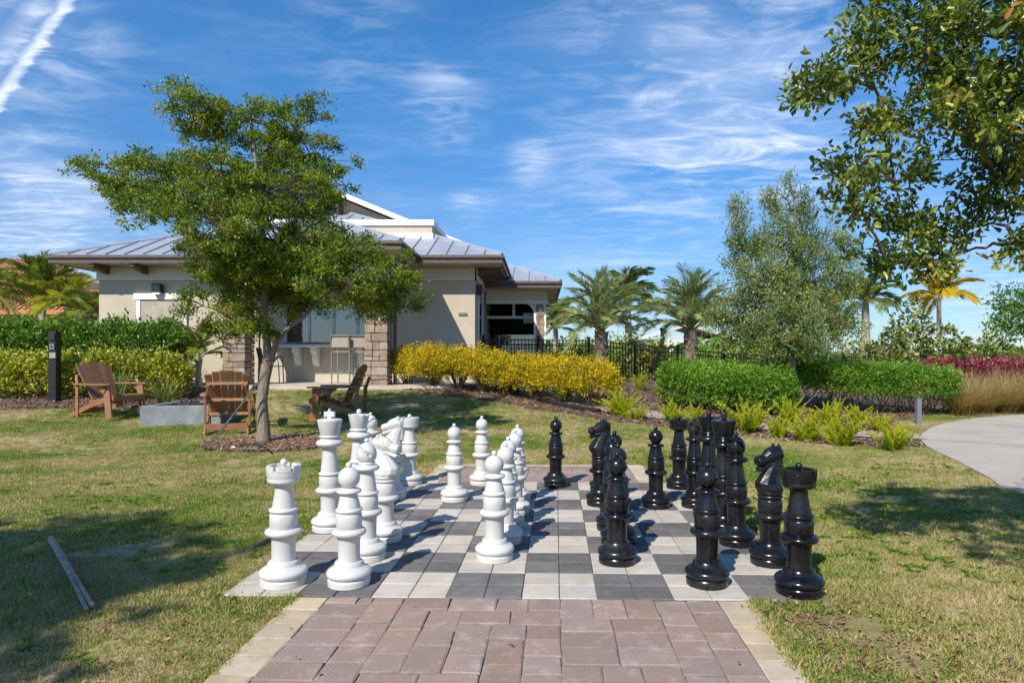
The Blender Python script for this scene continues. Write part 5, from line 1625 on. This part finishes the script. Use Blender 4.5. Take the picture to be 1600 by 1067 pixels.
# golden shrubs in a row
gs_pts = [(637, 601), (676, 605), (716, 609), (756, 612), (800, 617), (838, 622), (877, 630), (925, 636)]
gs_top = [537, 535, 540, 540, 548, 550, 552, 560]
for k, ((px, py), ty) in enumerate(zip(gs_pts, gs_top)):
    g = gnd(px, py)
    # a round shrub: foliage clumps on top of bare fanning stems
    h_ = (py - ty) / FOC * g.y
    where = ['beside the stone column', 'second along from the stone column', 'under the wall plaque', 'below the corner of the clubhouse', 'in front of the pavilion opening', 'in front of the pavilion post', 'next to last before the ferns', 'at the fern end of the row'][k]
    root = empty('golden_shrub', g, 0, 'golden yellow shrub with bare lower stems, ' + where, 'shrub', 'golden shrubs in a row')
    n = 1300
    d = rdir(n); d[:, 2] = np.abs(d[:, 2]) ** .7 - .75 * rng.random(n)
    rad = (.55 + .45 * rng.random((n, 1)) ** .5) * (1 + .12 * np.sin(4 * d[:, :1] + k) + rng.normal(0, .06, (n, 1)))
    C = np.array(g) + np.array([0, 0, h_ * .52]) + d * rad * np.array([.66, .60, h_ * .50])
    O = unit(d + np.array([0, 0, .7]))
    cv = .06 * (d[:, 2]) + rng.normal(0, .22, n)
    leaves_obj('foliage', [clusters(C, O, 9, .065, .044, .025, cv, .4, .5)], M['gold_leaf'], root)['kind'] = 'stuff'
    mb = MB()
    for s in range(34):
        a_ = random.random() * 6.28; rr = random.uniform(.1, .42)
        mb.tube([(g.x + .05 * math.cos(a_), g.y + .05 * math.sin(a_), g.z - .02), (g.x + rr * .6 * math.cos(a_), g.y + rr * .6 * math.sin(a_), g.z + h_ * .28), (g.x + rr * 1.1 * math.cos(a_), g.y + rr * 1.1 * math.sin(a_), g.z + h_ * .6)], [.013, .009, .005], 4, False)
    mb.build('stems', M['twig'], root)['kind'] = 'stuff'
hedge('clipped_hedge', [(2.75, 13.6), (3.6, 12.9), (4.85, 12.7)], 1.5, .84, 'bright_leaf', 'rounded bright green clipped hedge on the fern bank before the oak trunk', 'hedge', 8500, .060, .024, base=.15)
hedge('clipped_hedge', [(5.15, 14.0), (6.5, 13.75), (7.6, 13.55), (8.3, 13.9)], 1.35, .96, 'bright_leaf', 'longer clipped green hedge with bare twiggy base beside the grey post', 'hedge', 8000, .060, .024, base=.40)
hedge('burgundy_hedge', [(10.2, 17.6), (13, 18.2), (18, 19)], 1.3, 1.0, 'red_leaf', 'burgundy leaved hedge above the dry plume grasses', 'hedge', 3600, .12, .05, base=.2, k=4)
# sea grapes
for k, (px, ty, Yd, w_, lab) in enumerate(((1385, 505, 20.0, .9, 'sea grape bush with round yellow-green leaves beside the grey palm trunk'), (1425, 478, 21.0, 1.1, 'tallest sea grape bush with round leaves under the golden palm'), (1490, 520, 22, 1.2, 'low sea grape bush with round leaves right of the golden palm'), (1555, 525, 23, 1.3, 'low sea grape bush with round leaves above the burgundy hedge'), (1000, 525, 23.5, 1.1, 'yellow-green bush behind the picket fence under the slim palm'), (1180, 545, 24.5, 1.2, 'yellow-green bush behind the picket fence left of the oak'), (905, 545, 26, 1.2, 'green bush behind the fence beside the first silver palm'))):
    b = Vector(bp(px, Yd)); top = pt(px, ty, Yd).z - b.z
    root = empty('sea_grape', b, 0, lab, 'shrub', 'round-leaved shrubs beyond the fence')
    n = 360
    d = rdir(n); d[:, 2] = np.abs(d[:, 2])
    C = np.array(b) + d * (.45 + .55 * rng.random((n, 1)) ** .6) * (1 + .2 * np.sin(5 * d[:, :1] + k)) * np.array([w_, w_ * .8, top * .95])
    leaves_obj('foliage', [clusters(C, unit(d + np.array([0, 0, .6])), 7, .14, .13, .12, None, .3, .5)], M['grape_leaf'], root)['kind'] = 'stuff'
    mb = MB()
    for s in range(16):
        a_ = random.random() * 6.28; rr = random.uniform(.2, .8) * w_
        mb.tube([(b.x, b.y, b.z - .05), (b.x + rr * math.cos(a_), b.y + rr * math.sin(a_), b.z + top * random.uniform(.4, .9))], [.03, .008], 4, False)
    mb.build('stems', M['twig'], root)['kind'] = 'stuff'
for k, (px, ty, Yd, w_, lab) in enumerate(((880, 540, 29, 1.6, 'bushy green shrub far behind the fence by the pavilion post'), (955, 535, 31, 1.8, 'bushy green shrub far behind the fence between the palms, nearest the pavilion'), (1030, 540, 30, 1.7, 'bushy green shrub far behind the fence beside the lamp post'), (1105, 538, 31, 1.8, 'bushy green shrub far behind the fence right of the second silver palm'), (1160, 535, 29, 1.6, 'bushy green shrub far behind the fence at the oak crown edge'), (1250, 540, 30, 1.8, 'bushy green shrub far behind the oak trunk'), (1320, 538, 30, 1.6, 'bushy green shrub far behind the longer clipped hedge'))):
    b = Vector(bp(px, Yd)); top = pt(px, ty, Yd).z - b.z
    root = empty('far_shrub', b, 0, lab, 'shrub', 'green shrubs far behind the fence')
    n = 420
    d = rdir(n); d[:, 2] = np.abs(d[:, 2])
    C = np.array(b) + d * (.4 + .6 * rng.random((n, 1)) ** .6) * (1 + .25 * np.sin(4 * d[:, :1] + k)) * np.array([w_, w_ * .7, top])
    leaves_obj('foliage', [clusters(C, unit(d + np.array([0, 0, .6])), 8, .16, .15, .07, None, .3, .5)], M['bright_leaf' if k % 2 else 'grape_leaf'], root)['kind'] = 'stuff'
# dark tree at the right border
bt = Vector(bp(1625, 24)); c = pt(1615, 500, 24)
root = empty('round_tree', bt, 0, 'bushy dark green tree cut by the right border above the burgundy hedge', 'tree')
MB().tube([bt + Vector((0, 0, -.1)), c], [.12, .06], 8).build('trunk', M['bark'], root)
pads = [((c.x, c.y, c.z), (1.5, 1.2, .9)), ((c.x - .5, c.y, c.z + .7), (.9, .9, .6)), ((c.x - .9, c.y - .3, c.z - .2), (.6, .7, .5))]
C, O, idx = pad_points(pads, 170, .4)
leaves_obj('crown', [clusters(C, O, 8, .18, .15, .08, None, .4, .5)], M['hedge_leaf'], root)['kind'] = 'stuff'
# a belt of distant planting that closes the horizon
far_n = 2600
th = rng.uniform(-1.05, 1.05, far_n); rr = rng.uniform(60, 75, far_n)
C = np.stack([np.sin(th) * rr, np.cos(th) * rr, .3 + rng.random(far_n) * (1.5 + .8 * np.sin(th * 9) + .6 * np.sin(th * 23 + 1))], 1)
o = leaves_obj('distant_trees', [clusters(C, unit(rdir(far_n) + np.array([0, 0, .5])), 12, .8, .6, .4, None, .4, .4)], M['hedge_leaf'], None)
props(o, 'low belt of distant greenery along the horizon', 'greenery', kind='stuff')

# ---- foxtail ferns
def fern_mesh(seed, h):
    r = np.random.default_rng(seed)
    n = 170
    t = np.sort(r.random(n)) ** .9
    lean = r.uniform(.12, .5)
    z = h * t * (1 - .12 * lean); x = h * lean * t ** 1.6
    a_ = r.random(n) * 6.283
    P = np.stack([x, np.zeros(n), z], 1)
    D = unit(np.stack([np.cos(a_) + .5 * lean, np.sin(a_), np.full(n, .75)], 1))
    L_ = .075 * (h / .5) * np.clip(1.25 * (1 - t) + .18, 0, 1) * np.clip(t * 6, .3, 1)
    return leaf_arrays(P, D, r.normal(size=(n, 3)), L_, .016, np.clip(.35 + .45 * t + r.normal(0, .12, n), 0, 1), .1, .5)
ferns = [(968, 650, 46), (992, 656, 30), (1052, 660, 40), (1086, 662, 32), (1168, 676, 62), (1236, 665, 46), (1218, 685, 42), (1296, 668, 46), (1262, 690, 50), (1340, 665, 36), (1318, 697, 56), (1374, 675, 34), (1396, 704, 50), (1300, 690, 38), (1405, 695, 34)]
fern_lib = [quick_mesh('frond', *fern_mesh(90 + k, .5), M['fern_leaf']) for k in range(5)]
flabel = ['nearest the golden shrub row', 'small one low beside the first fern', 'by the far black rook', 'small one behind the black bishop', 'large one directly beyond the black king', 'under the clipped hedge', 'right of the large fern, front row', 'back row below the oak trunk', 'front row below the oak trunk', 'small one below the longer hedge', 'spreading one in the front row', 'back row near the grey post', 'last one by the footpath bend', 'middle of the front row', 'small one at the footpath bend']
for k, (px, py, hp_) in enumerate(ferns):
    g = gnd(px, py); h_ = hp_ / FOC * g.y
    root = empty('foxtail_fern', g, random.random() * 6, 'lime green foxtail fern, ' + flabel[k], 'fern', 'foxtail ferns on the bank')
    nf = 27
    for q in range(nf):
        o = bpy.data.objects.new('frond', fern_lib[q % 5])
        s = h_ / .5 * random.uniform(.65, 1.12)
        tilt = 0 if q < 5 else random.uniform(.12, .6)
        o.scale = (s, s, s); o.rotation_euler = (random.uniform(-.12, .12), tilt, q * 2.4 + random.random())
        o.location = (random.gauss(0, .05), random.gauss(0, .05), -.01)
        link(o, root)

# ---- strappy plants, plume grasses, low yellow plants
def blade_clump(name, g, n, h, spread, m, label, cat, w=.014, group=None, arch=.5):
    root = empty(name, g, 0, label, cat, group)
    a_ = rng.random(n) * 6.283; l = h * rng.uniform(.6, 1.15, n); out = rng.uniform(.1, 1, n) ** .8 * spread
    V, F = [], []
    S = 4
    ts = np.linspace(0, 1, S + 1)
    b0 = np.stack([rng.normal(0, .05 * spread + .02, n), rng.normal(0, .05 * spread + .02, n)], 1)
    for k, t in enumerate(ts):
        r = out * t ** 1.3
        z = l * (t - arch * .55 * (out / max(spread, .01)) * t ** 2.2)
        cx_, cy_ = b0[:, 0] + np.cos(a_) * r, b0[:, 1] + np.sin(a_) * r
        ww = w * (1 - .85 * t)
        px_, py_ = -np.sin(a_) * ww / 2, np.cos(a_) * ww / 2
        V.append(np.stack([np.stack([cx_ - px_, cy_ - py_, z], 1), np.stack([cx_ + px_, cy_ + py_, z], 1)], 1))
    V = np.stack(V, 1)                                    # n, S+1, 2, 3
    base = np.arange(n)[:, None] * (2 * (S + 1))
    for k in range(S):
        F.append(base + np.array([[2 * k, 2 * k + 1, 2 * k + 3, 2 * k + 2]]))
    val = np.repeat(np.clip(.5 + rng.normal(0, .22, n), 0, 1), 2 * (S + 1)).reshape(n, S + 1, 2) + np.linspace(-.1, .3, S + 1)[None, :, None]
    me = quick_mesh('blades', V.reshape(-1, 3), np.concatenate(F), np.clip(val, 0, 1).ravel(), m)
    link(bpy.data.objects.new('blades', me), root)['kind'] = 'stuff'
    return root
for px, py, h_, lab in ((256, 619, .62, 'variegated strappy plant in front of the yellow-green hedge, beside the fire pit'), (185, 617, .75, 'strappy green plant behind the chair by the power post'), (128, 612, .6, 'strappy green plant between the power post and the garden chair'), (1000, 612, .5, 'strappy yellow-green plant between the golden shrubs and the fence'), (1032, 622, .42, 'low yellow strappy plant before the rounded hedge'), (990, 590, .6, 'green strappy plant at the foot of the picket fence')):
    blade_clump('strappy_plant', gnd(px, py), 90, h_, .5 * h_ / .6, M['strap_leaf'] if px < 900 else M['croton_leaf'], lab, 'plant', .028, 'strappy plants in the beds', .6)
for k, (px, py, h_, lab) in enumerate(((1500, 649, .85, 'tan plume grass clump next to the longer clipped hedge'), (1535, 646, .9, 'tan plume grass clump second from the hedge'), (1572, 645, .9, 'tan plume grass clump third from the hedge'), (1610, 645, .9, 'tan plume grass clump at the right border'), (1520, 637, 1.0, 'dry plume grass clump in the back row by the hedge end'), (1560, 636, 1.0, 'dry plume grass clump in the back row below the burgundy hedge'), (1600, 636, 1.0, 'dry plume grass clump in the back row at the right border'))):
    blade_clump('plume_grass', gnd(px, py), 900, h_, .95, M['tan_grass'], lab, 'ornamental grass', .010, 'plume grasses by the footpath', 1.0)

# ================================================================== SMALL THINGS ON THE LAWN
a_, b_ = gnd(80, 853), gnd(140, 958)
tube = empty('split_tube', a_.lerp(b_, .5), 0, 'weathered split bamboo-like tube lying in the shade on the lawn', 'pole')
d = (b_ - a_).normalized()
MB().tube([a_ + Vector((0, 0, .05)), a_.lerp(b_, .62) + Vector((0, 0, .045))], [.021, .021], 10).build('pole', M['bamboo'], tube, smooth=50)
n_ = Vector((-d.y, d.x, 0))
for s in (-1, 1):
    MB().bar(a_.lerp(b_, .60) + n_ * s * .009 + Vector((0, 0, .046)), b_ + n_ * s * .012 + Vector((0, 0, .03 + .008 * s)), .017, .012).build('split_end', M['bamboo'], tube)
for t in (.06, .2, .58):
    c = a_.lerp(b_, t) + Vector((0, 0, .05))
    MB().tube([c - d * .008, c + d * .008], .0225, 10).build('band', M['sling'], tube)
a_, b_ = gnd(385, 862), gnd(425, 846)
mb = MB().tube([a_ + Vector((0, 0, -.005)), a_.lerp(b_, .4) + Vector((0, .02, .018)), b_ + Vector((0, 0, .035))], [.02, .026, .022], 6)
o = mb.build('edging_stub', M['bark_dark']); props(o, 'short dark piece of edging sticking out of the grass by the near white rook', 'edging')

# ---- grass, fallen leaves, mulch chips: scattered real geometry
def scatter(name, pts, rz, sc, protos, tilt=None, kind='stuff'):
    col = bpy.data.collections.new(name + '_kinds')
    for p_ in protos: col.objects.link(p_)
    me = bpy.data.meshes.new(name)
    me.vertices.add(len(pts)); me.vertices.foreach_set('co', np.asarray(pts, np.float32).ravel())
    a1 = me.attributes.new('rot', 'FLOAT_VECTOR', 'POINT')
    rv = np.zeros((len(pts), 3)); rv[:, 2] = rz
    if tilt is not None: rv[:, :2] = tilt
    a1.data.foreach_set('vector', rv.astype(np.float32).ravel())
    a2 = me.attributes.new('size', 'FLOAT', 'POINT'); a2.data.foreach_set('value', sc.astype(np.float32))
    ob = bpy.data.objects.new(name, me); link(ob)
    ng = bpy.data.node_groups.new(name, 'GeometryNodeTree')
    ng.interface.new_socket('Geometry', in_out='INPUT', socket_type='NodeSocketGeometry')
    ng.interface.new_socket('Geometry', in_out='OUTPUT', socket_type='NodeSocketGeometry')
    N, L = ng.nodes, ng.links
    gi, go = N.new('NodeGroupInput'), N.new('NodeGroupOutput')
    ip = N.new('GeometryNodeInstanceOnPoints'); ci = N.new('GeometryNodeCollectionInfo')
    ci.inputs['Collection'].default_value = col
    ci.inputs['Separate Children'].default_value = True
    ci.inputs['Reset Children'].default_value = True
    nr = N.new('GeometryNodeInputNamedAttribute'); nr.data_type = 'FLOAT_VECTOR'; nr.inputs['Name'].default_value = 'rot'
    ns = N.new('GeometryNodeInputNamedAttribute'); ns.data_type = 'FLOAT'; ns.inputs['Name'].default_value = 'size'
    L.new(gi.outputs[0], ip.inputs['Points']); L.new(ci.outputs[0], ip.inputs['Instance'])
    ip.inputs['Pick Instance'].default_value = True
    L.new(nr.outputs['Attribute'], ip.inputs['Rotation']); L.new(ns.outputs['Attribute'], ip.inputs['Scale'])
    L.new(ip.outputs[0], go.inputs[0])
    md = ob.modifiers.new('scatter', 'NODES'); md.node_group = ng
    return ob

def clump_mesh(seed, n=24, rad=.05, h=.030, w=.0048):
    r = np.random.default_rng(seed)
    a = r.random(n) * 6.283; rr = rad * np.sqrt(r.random(n)); b = np.stack([rr * np.cos(a), rr * np.sin(a), np.full(n, -.004)], 1)
    D = unit(np.stack([r.normal(0, .75, n), r.normal(0, .75, n), np.full(n, 1.0)], 1))
    L_ = h * r.uniform(.55, 1.25, n)
    return leaf_arrays(b, D, r.normal(size=(n, 3)), L_, w, r.random(n), .1, .35, .25)
gprot = []
for k in range(8):
    gprot.append(bpy.data.objects.new('grass_tuft', quick_mesh('grass_tuft', *clump_mesh(500 + k), M['blade'])))

def f_board(x, y, e=.0):
    i_, j_ = inv_bd(x, y)
    return ((i_ > -e) & (i_ < 8 + e) & (j_ > -e) & (j_ < 8 + e)) | ((i_ > 1 - e) & (i_ < 7 + e) & (j_ > -6) & (j_ < 10.75))
def f_house(x, y):
    return (x > -7.6) & (x < -1.6) & (y > 14.7)
def vnoise(x, y, s, seed):
    """cheap smooth value noise"""
    r = np.random.default_rng(seed); G = r.random((64, 64))
    u, v = x * s + 100, y * s + 100
    i_, j_ = np.floor(u).astype(int), np.floor(v).astype(int); fu, fv = u - i_, v - j_
    fu, fv = fu * fu * (3 - 2 * fu), fv * fv * (3 - 2 * fv)
    g = lambda a_, b: G[a_ % 64, b % 64]
    return (g(i_, j_) * (1 - fu) + g(i_ + 1, j_) * fu) * (1 - fv) + (g(i_, j_ + 1) * (1 - fu) + g(i_ + 1, j_ + 1) * fu) * fv
allp = []
for y0, y1, den in ((1.6, 4.2, 1500), (4.2, 6.5, 900), (6.5, 9, 480), (9, 12, 240), (12, 15.2, 130)):
    xl, xr = -1.0 * y1 - 1.2, .85 * y1 + 1.2
    n = int((xr - xl) * (y1 - y0) * den)
    x = rng.uniform(xl, xr, n); y = rng.uniform(y0, y1, n)
    bare = vnoise(x, y, 1.1, 3) * .6 + vnoise(x, y, 3.7, 4) * .4
    # worn ground beside the near right corner of the board
    worn = np.exp(-(((x - 1.75) / .75) ** 2 + ((y - 3.5) / 1.1) ** 2)) * .42 + np.exp(-(((x - 1.3) / .28) ** 2 + ((y - 2.8) / .8) ** 2)) * .4
    ok_ = ~f_board(x, y, -.02) & ~f_path(x, y) & ~f_gold(x, y) & ~f_left(x, y) & ~f_house(x, y) & ~f_ring(x, y) & (rng.random(n) > (bare + worn - .60) * 3.5)
    x, y = x[ok_], y[ok_]
    allp.append(np.stack([x, y, T(x, y), np.full(len(x), (y0 + y1) / 2)], 1))
ne = 1300
t_ = rng.random(ne); side = rng.integers(0, 4, ne); out = rng.normal(.022, .018, ne)
jj = np.where(side < 2, t_ * 8, -4.6 + t_ * 4.6); ii = np.where(side == 0, -out / SQ, np.where(side == 1, 8 + out / SQ, np.where(side == 2, 1 - out / SQ, 7 + out / SQ)))
ex_ = BO.x + ii * SQ * math.cos(BTH) + jj * SQ * math.sin(BTH); ey_ = BO.y - ii * SQ * math.sin(BTH) + jj * SQ * math.cos(BTH)
ke = (vnoise(ex_, ey_, 3.1, 31) > .42) & (ey_ > 1.5)
allp.append(np.stack([ex_[ke], ey_[ke], np.full(ke.sum(), .004), np.full(ke.sum(), 5.0)], 1))
Pg = np.concatenate(allp)
sz = rng.uniform(.7, 1.25, len(Pg)) * (.72 + .75 * vnoise(Pg[:, 0], Pg[:, 1], 1.7, 9)) * np.interp(Pg[:, 3], [3, 8, 14], [.85, 1.0, 1.35])
g = scatter('grass', Pg[:, :3], rng.random(len(Pg)) * 6.283, sz, gprot)
props(g, 'short patchy green and straw coloured lawn grass', 'grass', kind='stuff')

wprot = []
for k in range(4):
    r = np.random.default_rng(40 + k); nn = 16
    a_ = r.random(nn) * 6.283
    D = np.stack([np.cos(a_), np.sin(a_), r.uniform(.15, 1.1, nn)], 1)
    V, F, v = leaf_arrays(np.stack([r.normal(0, .012, nn), r.normal(0, .012, nn), np.full(nn, .004)], 1), D, np.tile([[0, 0, 1.0]], (nn, 1)), r.uniform(.03, .065, nn), .011, r.random(nn), .2, .5, .25)
    wprot.append(bpy.data.objects.new('weed', quick_mesh('weed', V, F, v, M['bright_leaf'])))
n = 1500
x = np.concatenate([rng.uniform(-5, 5, n), rng.uniform(1.2, 3.5, 160)]); y = np.concatenate([rng.uniform(2.2, 8, n), rng.uniform(2.2, 4.5, 160)])
ok_ = ~f_path(x, y) & ~f_board(x, y, .03) & ~f_ring(x, y) & (vnoise(x, y, 1.4, 21) > .5)
x, y = x[ok_], y[ok_]
g = scatter('weeds', np.stack([x, y, T(x, y)], 1), rng.random(len(x)) * 6.283, rng.uniform(.5, 1.15, len(x)), wprot)
props(g, 'small bright green weeds and runners in the lawn', 'weeds', kind='stuff')

fprot = []
for k in range(5):
    r = np.random.default_rng(k)
    V, F, v = leaf_arrays(np.array([[0, 0, .0]]), np.array([[1.0, 0, .15]]), np.array([[0, .3, 1.0]]), .028, .015, np.array([.1 + .2 * k]), .3, .5, .2)
    fprot.append(bpy.data.objects.new('fallen_leaf', quick_mesh('fallen_leaf', V, F, v, M['fallen'])))
n = 2600
x = np.concatenate([rng.uniform(-5, 5, n), rng.normal(1.55, .3, 900), rng.normal(-1.7, .25, 160)]); y = np.concatenate([rng.uniform(2.2, 8, n) , rng.uniform(2.2, 3.6, 900), rng.uniform(2.3, 3.6, 160)])
ok_ = ~f_path(x, y) & (~f_board(x, y, -.03) | (rng.random(len(x)) < .06)) & ((rng.random(len(x)) < .45) | (np.arange(len(x)) >= n))
x, y = x[ok_], y[ok_]
g = scatter('fallen_leaves', np.stack([x, y, T(x, y) + rng.uniform(.012, .03, len(x))], 1), rng.random(len(x)) * 6.283, rng.uniform(.5, 1.1, len(x)), fprot, rng.normal(0, .4, (len(x), 2)))
props(g, 'brown fallen leaves scattered over the lawn and along the walk', 'leaves', kind='stuff')

mprot = []
for k in range(6):
    r = random.Random(k)
    l, w_, t = r.uniform(.03, .07), r.uniform(.012, .025), .006
    o = bpy.data.objects.new('mulch_chip', MB().bar((-l / 2, 0, 0), (l / 2, r.uniform(-.006, .006), r.uniform(-.006, .006)), w_, t, side=(0, 1, 0)).mesh('mulch_chip', M['mulch']))
    mprot.append(o)
x = rng.uniform(-16, 9, 90000); y = rng.uniform(8.5, 15.2, 90000)
k1 = f_ring(x, y); k2 = (f_left(x, y) & (y < 14)) | (f_gold(x, y) & ~f_path(x, y) & (y < 14.8))
keep = k1 | (k2 & (rng.random(len(x)) < .45))
x, y = x[keep], y[keep]
xr_ = TREE.x + rng.normal(0, .45, 2600); yr_ = TREE.y + rng.normal(0, .3, 2600); kk = f_ring(xr_, yr_)
xl_ = rng.normal(0, .17, 1900) ; yl_ = rng.uniform(1.9, 3.62, 1900)
xl_ = np.abs(xl_) + np.array([bd(7.02, (q - 3.5739) / SQ).x for q in yl_])
x = np.concatenate([x, xr_[kk], xl_]); y = np.concatenate([y, yr_[kk], yl_])
g = scatter('mulch', np.stack([x, y, T(x, y) + np.where(np.arange(len(x)) < len(x) - len(xl_), rng.uniform(.012, .035, len(x)), rng.uniform(.004, .014, len(x)))], 1), rng.random(len(x)) * 6.283, np.where(np.arange(len(x)) < len(x) - len(xl_), rng.uniform(.7, 1.5, len(x)), rng.uniform(.14, .42, len(x))), mprot, rng.normal(0, .35, (len(x), 2)))
props(g, 'brown bark mulch chips in the beds and round the tree', 'mulch', kind='stuff')
